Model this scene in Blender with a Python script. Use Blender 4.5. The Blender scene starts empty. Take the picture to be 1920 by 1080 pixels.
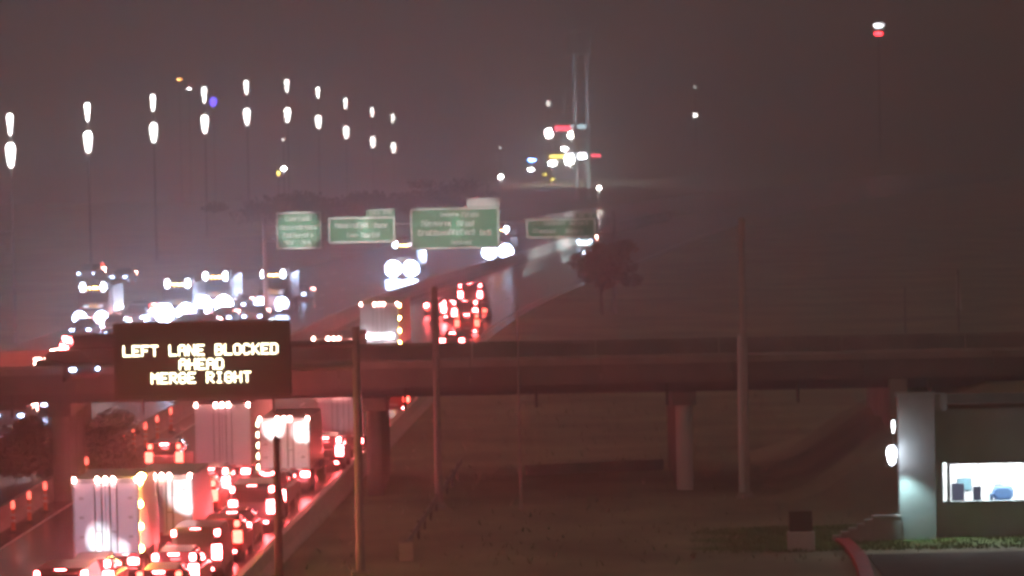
import bpy, math, random
from mathutils import Matrix, Vector

R = math.radians
scene = bpy.context.scene
col = scene.collection

# ------------------------------------------------------------------ camera
F = 9000.0            # focal length in pixels of a 1920 wide frame (long telephoto)
CAMZ = 19.0
PITCH = math.atan(390.0 / F)
ROLL = R(1.1)
fw = Vector((0, math.cos(PITCH), -math.sin(PITCH)))
r0 = Vector((1, 0, 0))
u0 = Vector((0, math.sin(PITCH), math.cos(PITCH)))
CR = r0 * math.cos(ROLL) - u0 * math.sin(ROLL)
CU = r0 * math.sin(ROLL) + u0 * math.cos(ROLL)
cam_data = bpy.data.cameras.new("camera")
cam = bpy.data.objects.new("camera", cam_data)
col.objects.link(cam)
cam.matrix_world = Matrix(((CR.x, CU.x, -fw.x, 0), (CR.y, CU.y, -fw.y, 0), (CR.z, CU.z, -fw.z, CAMZ), (0, 0, 0, 1)))
cam_data.sensor_width = 36.0
cam_data.lens = 36.0 * F / 1920.0
cam_data.clip_start = 1.0
cam_data.clip_end = 20000.0
cam_data.dof.use_dof = True          # soft zoom lens focused on the near traffic
cam_data.dof.focus_distance = 195.0
cam_data.dof.aperture_fstop = 1.2
cam_data.dof.aperture_blades = 8
scene.camera = cam

# ------------------------------------------------------------------ world, exposure
world = bpy.data.worlds.new("World")
scene.world = world
world.use_nodes = True
wn, wl = world.node_tree.nodes, world.node_tree.links
for n in list(wn):
    wn.remove(n)
w_out = wn.new('ShaderNodeOutputWorld')
sky = wn.new('ShaderNodeTexSky')
sky.sky_type = 'NISHITA'
sky.sun_disc = False
sky.sun_elevation = R(-5.0)
sky.sun_rotation = R(-60.0)
bg_sky = wn.new('ShaderNodeBackground'); bg_sky.inputs[1].default_value = 0.05
bg_glow = wn.new('ShaderNodeBackground')                 # city skyglow under a low night sky
bg_glow.inputs[0].default_value = (1.0, 0.69, 0.53, 1)
bg_glow.inputs[1].default_value = 0.106
w_add = wn.new('ShaderNodeAddShader')
wl.new(sky.outputs[0], bg_sky.inputs[0])
wl.new(bg_sky.outputs[0], w_add.inputs[0])
wl.new(bg_glow.outputs[0], w_add.inputs[1])
wl.new(w_add.outputs[0], w_out.inputs[0])

scene.view_settings.view_transform = 'Standard'
scene.view_settings.look = 'None'
scene.view_settings.exposure = 0.0
scene.view_settings.gamma = 1.0
scene.view_settings.use_curve_mapping = False
scene.render.engine = 'CYCLES'
cy = scene.cycles
cy.use_denoising = True
cy.max_bounces = 5
cy.diffuse_bounces = 2
cy.glossy_bounces = 2
cy.transmission_bounces = 4
cy.volume_bounces = 0
cy.transparent_max_bounces = 12
cy.sample_clamp_indirect = 4.0
cy.sample_clamp_direct = 0.0
cy.caustics_reflective = False
cy.caustics_refractive = False
cy.pixel_filter_type = 'BLACKMAN_HARRIS'
cy.filter_width = 3.0

HAZE_DENSITY = 0.0022
HAZE_G = 0.7
TAIL = (185.0, 17.0, 18.0)
NBEAM = 2000.0
HEAD = (25.0, 33.0, 54.0)
LAMP = (21.0, 20, 18.6)
rnd = random.Random(7)


# ------------------------------------------------------------------ pixel helpers (1920x1080 picture -> world)
def ray(px, py):
    return fw * F + CR * (px - 960.0) - CU * (py - 540.0)


def at(px, py, z=0.0):
    d = ray(px, py)
    t = (z - CAMZ) / d.z
    return Vector((d.x * t, d.y * t, z))


def atd(px, py, dist):
    d = ray(px, py)
    t = dist / d.y
    return Vector((d.x * t, dist, CAMZ + d.z * t))


# ------------------------------------------------------------------ materials
def mat(name, c, rough=0.7, metal=0.0, var=0.0, scale=3.0, bump=0.0, spec=0.5, stretch=None, c2=None):
    m = bpy.data.materials.new(name)
    m.use_nodes = True
    nt = m.node_tree
    b = nt.nodes['Principled BSDF']
    b.inputs['Base Color'].default_value = (*c, 1)
    b.inputs['Roughness'].default_value = rough
    b.inputs['Metallic'].default_value = metal
    b.inputs['Specular IOR Level'].default_value = spec
    if var or c2:
        tc = nt.nodes.new('ShaderNodeTexCoord')
        mp = nt.nodes.new('ShaderNodeMapping')
        if stretch:
            mp.inputs['Scale'].default_value = stretch
        no = nt.nodes.new('ShaderNodeTexNoise')
        no.inputs['Scale'].default_value = scale
        no.inputs['Detail'].default_value = 6
        rp = nt.nodes.new('ShaderNodeValToRGB')
        rp.color_ramp.elements[0].position = 0.3
        rp.color_ramp.elements[1].position = 0.7
        lo = c2 if c2 else tuple(x * (1 - var) for x in c)
        hi = c if c2 else tuple(min(1, x * (1 + var)) for x in c)
        rp.color_ramp.elements[0].color = (*lo, 1)
        rp.color_ramp.elements[1].color = (*hi, 1)
        nt.links.new(tc.outputs['Object'], mp.inputs[0])
        nt.links.new(mp.outputs[0], no.inputs['Vector'])
        nt.links.new(no.outputs[0], rp.inputs[0])
        nt.links.new(rp.outputs[0], b.inputs['Base Color'])
        if bump:
            bp = nt.nodes.new('ShaderNodeBump')
            bp.inputs['Strength'].default_value = bump
            bp.inputs['Distance'].default_value = 0.05
            nt.links.new(no.outputs[0], bp.inputs['Height'])
            nt.links.new(bp.outputs[0], b.inputs['Normal'])
    return m


def emit(name, c, k=1.0):
    m = bpy.data.materials.new(name)
    m.use_nodes = True
    nt = m.node_tree
    nt.nodes.clear()
    o = nt.nodes.new('ShaderNodeOutputMaterial')
    e = nt.nodes.new('ShaderNodeEmission')
    mx = max(c)
    e.inputs[0].default_value = (c[0] / mx, c[1] / mx, c[2] / mx, 1)
    e.inputs[1].default_value = mx * k
    nt.links.new(e.outputs[0], o.inputs[0])
    return m


M = dict(
    oldconcrete=mat('weathered_concrete', (0.19, 0.185, 0.185), 0.85, var=0.3, scale=0.5, bump=0.15),
    grass=mat('grass_ground', (0.28, 0.285, 0.19), 0.95, var=0.5, scale=0.14, bump=0.3),
    verge=mat('verge_turf', (0.10, 0.22, 0.035), 0.95, c2=(0.12, 0.16, 0.04), scale=0.5, bump=0.4),
    asphalt=mat('asphalt', (0.06, 0.058, 0.058), 0.27, var=0.3, scale=0.6, bump=0.12),
    paving=mat('worn_paving', (0.07, 0.075, 0.06), 0.9, var=0.35, scale=0.9, spec=0.2),
    lane=mat('road_paint', (0.75, 0.75, 0.72), 0.5, var=0.15, scale=2),
    concrete=mat('concrete', (0.36, 0.345, 0.32), 0.75, var=0.22, scale=0.7, bump=0.15),
    pale=mat('pale_concrete', (0.5, 0.49, 0.47), 0.7, var=0.18, scale=0.9, bump=0.12),
    girder=mat('painted_girder_steel', (0.12, 0.11, 0.14), 0.6, var=0.25, scale=0.6),
    steel=mat('galvanised_steel', (0.33, 0.33, 0.33), 0.55, metal=0.3, var=0.15, scale=2),
    darksteel=mat('dark_weathered_steel', (0.06, 0.055, 0.055), 0.6, var=0.2, scale=2),
    black=mat('matte_black', (0.015, 0.015, 0.016), 0.6),
    board=mat('sign_board_black', (0.03, 0.025, 0.022), 0.6, var=0.2, scale=1.5),
    tyre=mat('tyre_rubber', (0.02, 0.02, 0.02), 0.85),
    glass=mat('car_glass', (0.02, 0.022, 0.025), 0.12, spec=0.6),
    chrome=mat('wheel_metal', (0.5, 0.5, 0.5), 0.35, metal=0.8),
    plate=mat('plate_white', (0.7, 0.7, 0.68), 0.5),
    whitepaint=mat('white_paint', (0.72, 0.73, 0.75), 0.45, var=0.06, scale=1.2),
    doorpaint=mat('trailer_door_white', (0.62, 0.64, 0.70), 0.5, var=0.08, scale=0.9, stretch=(1, 1, 0.3)),
    doordark=mat('trailer_door_grey', (0.32, 0.29, 0.33), 0.5, var=0.1, scale=0.9),
    silver=mat('silver_paint', (0.42, 0.43, 0.45), 0.35, metal=0.4, var=0.05),
    greypaint=mat('grey_paint', (0.16, 0.165, 0.175), 0.35, metal=0.3, var=0.05),
    blackpaint=mat('black_paint', (0.022, 0.022, 0.025), 0.3, var=0.05),
    redpaint=mat('red_paint', (0.35, 0.025, 0.025), 0.35, var=0.06),
    bluepaint=mat('blue_paint', (0.04, 0.07, 0.2), 0.35, var=0.06),
    signgreen=mat('sign_green_sheeting', (0.004, 0.24, 0.105), 0.5, var=0.08, scale=1.0),
    signwhite=mat('sign_white_sheeting', (0.75, 0.78, 0.75), 0.5, var=0.06, scale=1.2),
    orange=mat('orange_plastic', (0.7, 0.16, 0.02), 0.5, var=0.08),
    redkerb=mat('red_kerb_paint', (0.55, 0.03, 0.04), 0.5, var=0.2, scale=2),
    wallgrey=mat('grey_stucco', (0.36, 0.45, 0.46), 0.85, var=0.12, scale=1.0, bump=0.2),
    pillar=mat('pale_stucco', (0.34, 0.36, 0.345), 0.85, var=0.1, scale=1.2, bump=0.2),
    brownbrick=mat('brown_cladding', (0.13, 0.10, 0.08), 0.85, var=0.2, scale=1.5, bump=0.2),
    roomwhite=mat('interior_white', (0.8, 0.8, 0.78), 0.7, var=0.04),
    bluefabric=mat('blue_upholstery', (0.10, 0.20, 0.36), 0.7, var=0.15),
    teal=mat('teal_poster', (0.10, 0.22, 0.26), 0.6, var=0.2, scale=3),
    chair=mat('dark_chair', (0.02, 0.025, 0.05), 0.5),
    bark=mat('bark', (0.07, 0.055, 0.045), 0.95, var=0.3, scale=4, bump=0.4),
    leaf=mat('dark_leaves', (0.10, 0.085, 0.055), 0.8, var=0.4, scale=0.8),
    leaf2=mat('autumn_leaves', (0.26, 0.11, 0.03), 0.8, var=0.4, scale=0.8),
    leaf3=mat('olive_leaves', (0.12, 0.105, 0.06), 0.8, var=0.4, scale=0.8),
    tail=emit('tail_light_glow', TAIL),
    taildim=emit('running_tail_light_glow', (16, 1.3, .9)),
    tailfar=emit('far_tail_light_glow', TAIL, 0.9),
    marker=emit('red_marker_glow', (160, 60, 50)),
    amber=emit('amber_marker_glow', (420, 190, 35)),
    amberfar=emit('far_amber_glow', (60, 24, 5)),
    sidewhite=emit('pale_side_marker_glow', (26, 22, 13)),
    beaconwhite=emit('beacon_white_glow', (24, 24, 25)),
    lonelamp=emit('lone_lamp_glow', (50, 48, 45)),
    headbright=emit('bright_headlight_glow', HEAD, 3.0),
    head=emit('headlight_glow', HEAD),
    headlow=emit('dim_headlight_glow', HEAD, 0.3),
    roof=emit('roof_lamp_glow', (40, 46, 58)),
    lamp=emit('street_lamp_glow', LAMP),
    lampfar=emit('far_street_lamp_glow', LAMP, 8.0),
    lamplow=emit('small_lamp_glow', LAMP, 0.35),
    led=emit('amber_led_glow', (9.0, 7.8, 4.9)),
    red=emit('red_lamp_glow', (60, 2, 3)),
    redsoft=emit('red_fascia_glow', (14, 0.9, 1.5)),
    whitesoft=emit('white_fascia_glow', (60, 63, 68)),
    tealsoft=emit('teal_fascia_glow', (3.0, 4.4, 4.8)),
    blue=emit('blue_lamp_glow', (14, 30, 95)),
    bluedim=emit('dim_blue_lamp_glow', (1.5, 1.0, 11)),
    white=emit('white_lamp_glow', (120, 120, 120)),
    yellow=emit('yellow_lamp_glow', (14, 11, 2)),
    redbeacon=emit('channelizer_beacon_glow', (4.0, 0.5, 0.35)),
    ceiling=emit('ceiling_panel_glow', (40.0, 43.0, 45.0)),
)
gm = bpy.data.materials.new('window_glass')
gm.use_nodes = True
nt = gm.node_tree
nt.nodes.clear()
_o = nt.nodes.new('ShaderNodeOutputMaterial'); _m = nt.nodes.new('ShaderNodeMixShader')
_t = nt.nodes.new('ShaderNodeBsdfTransparent'); _g = nt.nodes.new('ShaderNodeBsdfGlossy')
_m.inputs[0].default_value = 0.07; _g.inputs['Roughness'].default_value = 0.03
nt.links.new(_t.outputs[0], _m.inputs[1]); nt.links.new(_g.outputs[0], _m.inputs[2]); nt.links.new(_m.outputs[0], _o.inputs[0])
M['pane'] = gm


# ------------------------------------------------------------------ mesh builder and tagging
class MB:
    def __init__(s):
        s.v, s.f = [], []

    def add(s, vs, fs):
        k = len(s.v)
        s.v += [tuple(v) for v in vs]
        s.f += [tuple(i + k for i in f) for f in fs]
        return s

    def box(s, x0, x1, y0, y1, z0, z1):
        return s.hexa([(x0, y0, z0), (x1, y0, z0), (x1, y1, z0), (x0, y1, z0), (x0, y0, z1), (x1, y0, z1), (x1, y1, z1), (x0, y1, z1)])

    def hexa(s, p):
        return s.add(p, [(3, 2, 1, 0), (4, 5, 6, 7), (0, 1, 5, 4), (1, 2, 6, 5), (2, 3, 7, 6), (3, 0, 4, 7)])

    def bbox(s, x0, x1, y0, y1, z0, z1, c=0.04):
        """box with chamfered edges along Y and softened ends"""
        def ring(y, i):
            a0, a1, b0, b1 = x0 + i, x1 - i, z0 + i, z1 - i
            return [(a0 + c, y, b0), (a1 - c, y, b0), (a1, y, b0 + c), (a1, y, b1 - c), (a1 - c, y, b1), (a0 + c, y, b1), (a0, y, b1 - c), (a0, y, b0 + c)]
        return s.loft([ring(y0, c * .6), ring(y0 + c, 0), ring(y1 - c, 0), ring(y1, c * .6)])

    def loft(s, rings, cap=True):
        n = len(rings[0]); k = len(s.v)
        for r in rings:
            s.v += [tuple(p) for p in r]
        for i in range(len(rings) - 1):
            for j in range(n):
                a, b = k + i * n + j, k + i * n + (j + 1) % n
                s.f.append((a, b, b + n, a + n))
        if cap:
            s.f.append(tuple(k + j for j in reversed(range(n))))
            s.f.append(tuple(k + (len(rings) - 1) * n + j for j in range(n)))
        return s

    def tube(s, p, q, r1, r2=None, n=8):
        r2 = r1 if r2 is None else r2
        p, q = Vector(p), Vector(q)
        d = (q - p).normalized()
        a = d.orthogonal().normalized(); b = d.cross(a)
        rs = []
        for c, r in ((p, r1), (q, r2)):
            rs.append([c + (a * math.cos(6.28318 * i / n) + b * math.sin(6.28318 * i / n)) * r for i in range(n)])
        return s.loft(rs)

    def lathe(s, prof, c=(0, 0, 0), n=12):
        return s.loft([[(c[0] + r * math.cos(6.28318 * i / n), c[1] + r * math.sin(6.28318 * i / n), c[2] + z) for i in range(n)] for r, z in prof])

    def ell(s, c, rx, ry, rz, n=12, m=6):
        return s.loft([[(c[0] + rx * math.sin(math.pi * k / m) * math.cos(6.28318 * i / n), c[1] + ry * math.sin(math.pi * k / m) * math.sin(6.28318 * i / n), c[2] - rz * math.cos(math.pi * k / m)) for i in range(n)] for k in [0.25] + list(range(1, m)) + [m - 0.25]])

    def mesh(s, name, m, smooth=False):
        me = bpy.data.meshes.new(name)
        me.from_pydata(s.v, [], s.f)
        if smooth:
            me.polygons.foreach_set('use_smooth', [True] * len(me.polygons))
            try:
                me.set_sharp_from_angle(angle=R(40))
            except Exception:
                pass
        me.materials.append(m)
        me.update()
        return me

    def build(s, name, m, parent=None, smooth=False, loc=None):
        o = bpy.data.objects.new(name, s.mesh(name, m, smooth))
        col.objects.link(o)
        if parent is not None:
            o.parent = parent
        if loc is not None:
            o.location = loc
        return o


def tag(o, label=None, cat=None, group=None, kind=None):
    if label: o['label'] = label
    if cat: o['category'] = cat
    if group: o['group'] = group
    if kind: o['kind'] = kind
    return o


def empty(name, loc=(0, 0, 0), rz=0.0, label=None, cat=None, group=None):
    o = bpy.data.objects.new(name, None)
    col.objects.link(o)
    o.location = loc
    o.rotation_euler = (0, 0, rz)
    return tag(o, label, cat, group)


def copy_tree(o, parent=None):
    c = o.copy()
    col.objects.link(c)
    if parent is not None:
        c.parent = parent
    for ch in KIDS.get(o.name, []):
        copy_tree(ch, c)
    return c


KIDS = {}


def learn(root):
    KIDS[root.name] = [o for o in col.objects if o.parent == root]
    for k in KIDS[root.name]:
        learn(k)


def spot(parent, loc, target, energy, size=40, blend=0.6, color=(1, 0.97, 0.92), name='headlight_beam', rad=0.08):
    l = bpy.data.lights.new(name, 'SPOT')
    l.energy = energy; l.spot_size = R(size); l.spot_blend = blend; l.color = color; l.shadow_soft_size = rad
    o = bpy.data.objects.new(name, l)
    col.objects.link(o)
    o.parent = parent
    o.location = loc
    d = Vector(target) - Vector(loc)
    o.rotation_euler = d.to_track_quat('-Z', 'Y').to_euler()
    return o


# ------------------------------------------------------------------ ground
def ground_z(x, y):
    t = y - 765.0
    if t <= 0: return 0.0
    dz = 0.0002125 * t * t if t < 80 else 1.36 + 0.034 * (t - 80)
    k = min(1.0, max(0.0, (-4.0 - x) / 18.0))
    k = k * k * (3 - 2 * k)
    return -min(dz, 16.0) * k


def grid_mesh(xs, ys, zf):
    b = MB()
    n = len(xs)
    b.v = [(x, y, zf(x, y)) for y in ys for x in xs]
    b.f = [(j * n + i, j * n + i + 1, (j + 1) * n + i + 1, (j + 1) * n + i) for j in range(len(ys) - 1) for i in range(n - 1)]
    return b


xs = [-1500, -800, -400, -250, -160, -110, -80] + [x for x in range(-60, 61, 4)] + [80, 110, 160, 250, 400, 800, 1500]
ys = [-60, 20, 60, 100, 140, 180, 240, 300, 400, 500, 600, 700] + list(range(760, 1300, 20)) + [1400, 1600, 2000, 2600, 3400, 4400, 6000]
tag(grid_mesh(xs, ys, ground_z).build('ground', M['grass']), 'dark rough grass ground around the highway', kind='structure')


# ------------------------------------------------------------------ highway alignment
def catmull(P, n=10):
    out = []
    for i in range(len(P) - 1):
        p0 = P[max(i - 1, 0)]; p1 = P[i]; p2 = P[i + 1]; p3 = P[min(i + 2, len(P) - 1)]
        for k in range(n):
            t = k / n
            out.append(0.5 * ((2 * p1) + (p2 - p0) * t + (2 * p0 - 5 * p1 + 4 * p2 - p3) * t * t + (3 * p1 - p0 - 3 * p2 + p3) * t ** 3))
    out.append(P[-1])
    return out


edge_px = [(465, 1075), (580, 960), (735, 800), (800, 735), (872, 663), (945, 605), (1040, 553), (1190, 495)]
E = [at(a, b).xy for a, b in edge_px]
d0 = (E[1] - E[0]).normalized()
E = [E[0] - d0 * 90, E[0] - d0 * 45] + E + [Vector((34.0, 640.0)), Vector((75.0, 800.0)), Vector((150.0, 1000.0))]
EDGE = catmull(E, 12)


def frame_at(y):
    """point on the right edge of the southbound road at depth y, and the unit direction of travel"""
    for i in range(len(EDGE) - 1):
        if EDGE[i].y <= y <= EDGE[i + 1].y:
            t = (y - EDGE[i].y) / max(1e-6, EDGE[i + 1].y - EDGE[i].y)
            d = (EDGE[min(i + 3, len(EDGE) - 1)] - EDGE[max(i - 2, 0)]).normalized()
            return EDGE[i].lerp(EDGE[i + 1], t), d
    return EDGE[-1], (EDGE[-1] - EDGE[-2]).normalized()


def lane_pos(y, off):
    p, d = frame_at(y)
    return Vector((p.x - d.y * off, p.y + d.x * off, 0)), math.atan2(d.y, d.x) - math.pi / 2


def ribbon(off0, off1, z, y0=None, y1=None, step=None):
    b = MB()
    pts = [(lane_pos(y, off0)[0], lane_pos(y, off1)[0]) for y in yrange(y0, y1, step)]
    for a, c in pts:
        b.v += [(a.x, a.y, z), (c.x, c.y, z)]
    b.f = [(2 * i + 1, 2 * i, 2 * i + 2, 2 * i + 3) for i in range(len(pts) - 1)]
    return b


def yrange(y0, y1, step):
    y0 = EDGE[0].y + 1 if y0 is None else y0
    y1 = 880 if y1 is None else y1
    n = max(2, int((y1 - y0) / (step or 6)))
    return [y0 + (y1 - y0) * i / n for i in range(n + 1)]


MED = 12.9      # offset of the median barrier from the right edge
sb = tag(ribbon(-0.6, MED - 0.4, 0.03).build('highway_southbound', M['asphalt']), 'dark southbound highway carriageway full of braking traffic', kind='structure')
nb = tag(ribbon(MED + 0.4, MED + 22, 0.03).build('highway_northbound', M['asphalt']), 'dark northbound highway carriageway with oncoming headlights', kind='structure')
LANES = {3: 1.8, 2: 4.9, 1: 8.7}
for o_ in (3.4, 6.7):
    b = MB()
    y = 150.0
    while y < 420:
        q = ribbon(o_ - 0.08, o_ + 0.08, 0.036, y, y + 3, 3)
        b.add(q.v, q.f); y += 12
    tag(b.build('lane_dashes', M['lane'], sb), kind='stuff')
ribbon(0.25, 0.42, 0.036, 130, 600).build('edge_line', M['lane'], sb)
ribbon(MED - 1.55, MED - 1.4, 0.036, 130, 600).build('edge_line', M['lane'], sb)
for o_ in (MED + 5, MED + 8.6, MED + 12.2, MED + 15.8):
    b = MB()
    y = 150.0
    while y < 480:
        q = ribbon(o_ - 0.08, o_ + 0.08, 0.036, y, y + 3, 3)
        b.add(q.v, q.f); y += 12
    tag(b.build('lane_dashes', M['lane'], nb), kind='stuff')


# ------------------------------------------------------------------ concrete barriers
def barrier(name, off, y0, y1, seg, label, m, h=0.95, wb=0.3, wt=0.1):
    root = empty(name, lane_pos(y0, off)[0], 0, label, 'barrier')
    base = root.location.copy()
    y = y0
    while y < y1:
        ye = min(y + seg - 0.06, y1)
        rings = []
        for k in range(4):
            p, a = lane_pos(y + (ye - y) * k / 3, off)
            nx, ny = math.cos(a), math.sin(a)
            prof = [(-wb, 0), (wb, 0), (wb * .95, .12), (wt * 1.3, .38), (wt, h), (-wt, h), (-wt * 1.3, .38), (-wb * .95, .12)]
            rings.append([(p.x + nx * u - base.x, p.y + ny * u - base.y, z) for u, z in prof])
        MB().loft(rings).build('barrier_segment', m, root)
        y += seg
    return root


barrier('concrete_barrier', -0.75, 150, 330, 6.0, 'pale concrete barrier along the right edge of the red-lit southbound lanes', M['lane'])
barrier('concrete_barrier', MED, 150, 300, 6.0, 'concrete median barrier left of the stopped southbound traffic', M['concrete'])
barrier('concrete_barrier', MED, 300.2, 640, 10.0, 'far stretch of concrete median barrier curving past the green signs', M['pale'], h=1.1)

# ------------------------------------------------------------------ overpass bridge
BY = 219.5
SB_ = F / BY
bl, brr = at(0, 668, 6.3), None
bridge = empty('overpass_bridge', (0, BY, 0), 0, 'long concrete and steel overpass crossing above the red traffic', 'bridge')
skew = 0.004
XB0, XB1 = -62.0, 46.0
ZB, ZT = 4.55, 6.3       # girder soffit, parapet top
DW = 14.0


def bpart(b, name, m):
    o = b.build(name, m, bridge)
    return o


bpart(MB().box(XB0, XB1, 0.35, DW - 0.35, 5.15, 5.45), 'deck', M['concrete'])
bpart(MB().box(XB0, XB1, 0.62, DW - 0.62, 5.45, 5.47), 'road_surface', M['asphalt'])
for y0 in (0.0, DW - 0.36):
    for i in range(18):
        x0 = XB0 + i * 6.0
        b = MB()
        if y0 == 0:
            prof = [(0, 5.02), (0.34, 5.02), (0.34, 5.89), (0.0, 5.89)]
        else:
            prof = [(DW - .34, 5.02), (DW, 5.02), (DW, 6.15), (DW - .04, 6.3), (DW - .3, 6.3), (DW - .34, 6.15)]
        b.loft([[(x, yy, zz) for yy, zz in prof] for x in (x0 + 0.03, x0 + 5.97)])
        bpart(b, 'parapet_panel', M['oldconcrete' if y0 == 0 else 'concrete'])
        if y0 == 0:
            bpart(MB().loft([[(x, yy, zz) for yy, zz in ((-.06, 5.9), (.38, 5.9), (.38, 6.2), (.3, 6.3), (.02, 6.3), (-.06, 6.2))] for x in (x0 + 0.02, x0 + 5.98)]), 'parapet_cap', M['concrete'])
            bpart(MB().tube((x0 + 3, -.1, 4.0), (x0 + 3, -.1, 5.0), .07, None, 6), 'drain_pipe', M['darksteel'])
for k in range(6):
    yy = 0.9 + k * 2.44
    b = MB().box(XB0, XB1, yy - 0.02, yy + 0.02, ZB + 0.05, 5.12)
    b.box(XB0, XB1, yy - 0.22, yy + 0.22, ZB, ZB + 0.05).box(XB0, XB1, yy - 0.2, yy + 0.2, 5.10, 5.145)
    bpart(b, 'girder', M['girder'])
for xp in (-36.2, -20.9, -6.45, 7.8):
    cap = MB().box(xp - 0.55, xp + 0.55, 0.5, DW - 0.5, ZB - 0.62, ZB - 0.015)
    bpart(cap, 'pier_cap', M['oldconcrete'])
    for k in range(6):
        yb_ = 0.9 + k * 2.44
        bpart(MB().box(xp - .3, xp + .3, yb_ - .3, yb_ + .3, ZB - .012, ZB - .001), 'bearing', M['darksteel'])
    for yy in (1.1, 5.0, 9.0, 12.9):
        bpart(MB().lathe([(0.39, 0), (0.39, ZB - 0.63)], (xp, yy, 0), 16), 'pier_column', M['whitepaint'] if yy < 2 and xp > 5 else M['oldconcrete'])
bpart(MB().box(17.2, 18.0, -0.2, DW + 0.2, 0, 5.0), 'abutment', M['concrete'])
bpart(MB().box(-50.0, -49.2, -0.2, DW + 0.2, 0, 5.0), 'abutment', M['concrete'])


def mound(x0, x1, y0, y1, h, slope, lab, x_in):
    def zf(x, y):
        ax = min(1, max(0, (x - x0) / slope)) if x_in > 0 else min(1, max(0, (x1 - x) / slope))
        ay = min(1, max(0, (y - y0) / slope), max(0, (y1 - y) / slope))
        s = min(ax, ay); s = s * s * (3 - 2 * s)
        return h * s - 0.25 + 0.15 * math.sin(x * 1.7 + y)
    nx, ny = 24, 18
    tag(grid_mesh([x0 + (x1 - x0) * i / nx for i in range(nx + 1)], [y0 + (y1 - y0) * j / ny for j in range(ny + 1)], zf).build('embankment', M['grass'], smooth=True), lab, kind='structure')


mound(11.0, 75.0, BY - 12, BY + DW + 12, 5.1, 11.0, 'dark earth embankment at the right end of the overpass', 1)
mound(-95.0, -44.0, BY - 12, BY + DW + 12, 5.1, 11.0, 'dark earth embankment at the left end of the overpass', -1)

# ------------------------------------------------------------------ overhead message sign
FONT = {
    'L': "10000 10000 10000 10000 10000 10000 11111", 'E': "11111 10000 10000 11110 10000 10000 11111",
    'F': "11111 10000 10000 11110 10000 10000 10000", 'T': "11111 00100 00100 00100 00100 00100 00100",
    'A': "01110 10001 10001 11111 10001 10001 10001", 'N': "10001 11001 11001 10101 10011 10011 10001",
    'B': "11110 10001 10001 11110 10001 10001 11110", 'O': "01110 10001 10001 10001 10001 10001 01110",
    'C': "01110 10001 10000 10000 10000 10001 01110", 'K': "10001 10010 10100 11000 10100 10010 10001",
    'D': "11110 10001 10001 10001 10001 10001 11110", 'H': "10001 10001 10001 11111 10001 10001 10001",
    'M': "10001 11011 10101 10101 10001 10001 10001", 'R': "11110 10001 10001 11110 10100 10010 10001",
    'G': "01110 10001 10000 10111 10001 10001 01110", 'I': "01110 00100 00100 00100 00100 00100 01110",
}
DY = 184.0
SD = F / DY
tl = atd(212, 607, DY); br_ = atd(546, 742, DY)
cx, cz = (tl.x + br_.x) / 2, (tl.z + br_.z) / 2
hw, hh = (br_.x - tl.x) / 2, (tl.z - br_.z) / 2
dms = empty('message_sign', (cx, DY, 0), 0, 'black overhead sign with glowing LEFT LANE BLOCKED AHEAD MERGE RIGHT letters', 'message sign')
MB().bbox(-hw, hw, 0.02, 0.9, cz - hh, cz + hh, 0.08).build('housing', M['darksteel'], dms)
MB().box(-hw + 0.12, hw - 0.12, -0.02, 0.05, cz - hh + 0.12, cz + hh - 0.12).build('face_panel', M['board'], dms)
fb = MB()
fb.box(-hw, hw, -0.08, 0.02, cz + hh - 0.11, cz + hh).box(-hw, hw, -0.08, 0.02, cz - hh, cz - hh + 0.11)
fb.box(-hw, -hw + 0.11, -0.08, 0.02, cz - hh + 0.112, cz + hh - 0.112).box(hw - 0.11, hw, -0.08, 0.02, cz - hh + 0.112, cz + hh - 0.112)
fb.build('bezel', M['darksteel'], dms)
cell = 17.3 / SD / 6.0
glyph = {}
for text, px0, px1, py in (("LEFT LANE BLOCKED", 231, 521, 656), ("AHEAD", 334, 421, 682.5), ("MERGE RIGHT", 284, 470, 708)):
    cen = atd((px0 + px1) / 2, py, DY)
    w = (len(text) * 6 - 1) * cell
    for i, ch in enumerate(text):
        if ch == ' ': continue
        if ch not in glyph:
            b = MB()
            for r_, row in enumerate(FONT[ch].split()):
                for c_, v in enumerate(row):
                    if v == '1':
                        x, z = (c_ - 2) * cell, (3 - r_) * cell * 1.02
                        k = cell * 0.47
                        b.box(x - k, x + k, -0.03, 0, z - k * 1.1, z + k * 1.1)
            glyph[ch] = b.mesh('letter', M['led'])
        o = bpy.data.objects.new('letter', glyph[ch])
        col.objects.link(o)
        o.parent = dms
        o.location = (cen.x - cx - w / 2 + (i * 6 + 2.5) * cell, -0.025, cen.z)
pp = atd(667, 640, DY + 1.2)
px_ = pp.x - cx
MB().tube((px_, 1.3, 0), (px_, 1.3, 9.6), 0.19, 0.15, 12).build('support_post', M['steel'], dms, True)
MB().tube((-hw + 0.5, 1.3, cz + 0.45), (px_, 1.3, cz + 0.45), 0.12, 0.14, 10).build('cantilever_arm', M['steel'], dms, True)
MB().tube((-hw + 0.5, 1.3, cz - 0.45), (px_, 1.3, cz - 0.45), 0.12, 0.14, 10).build('cantilever_arm', M['steel'], dms, True)
for xx in (-hw + 0.9, 0, hw - 0.9):
    MB().box(xx - 0.08, xx + 0.08, 0.9, 1.18, cz - 0.7, cz + 0.7).build('mounting_bracket', M['steel'], dms)
MB().box(px_ - 0.35, px_ + 0.35, 0.95, 1.65, 0.0, 0.12).build('base_plate', M['steel'], dms)


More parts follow.
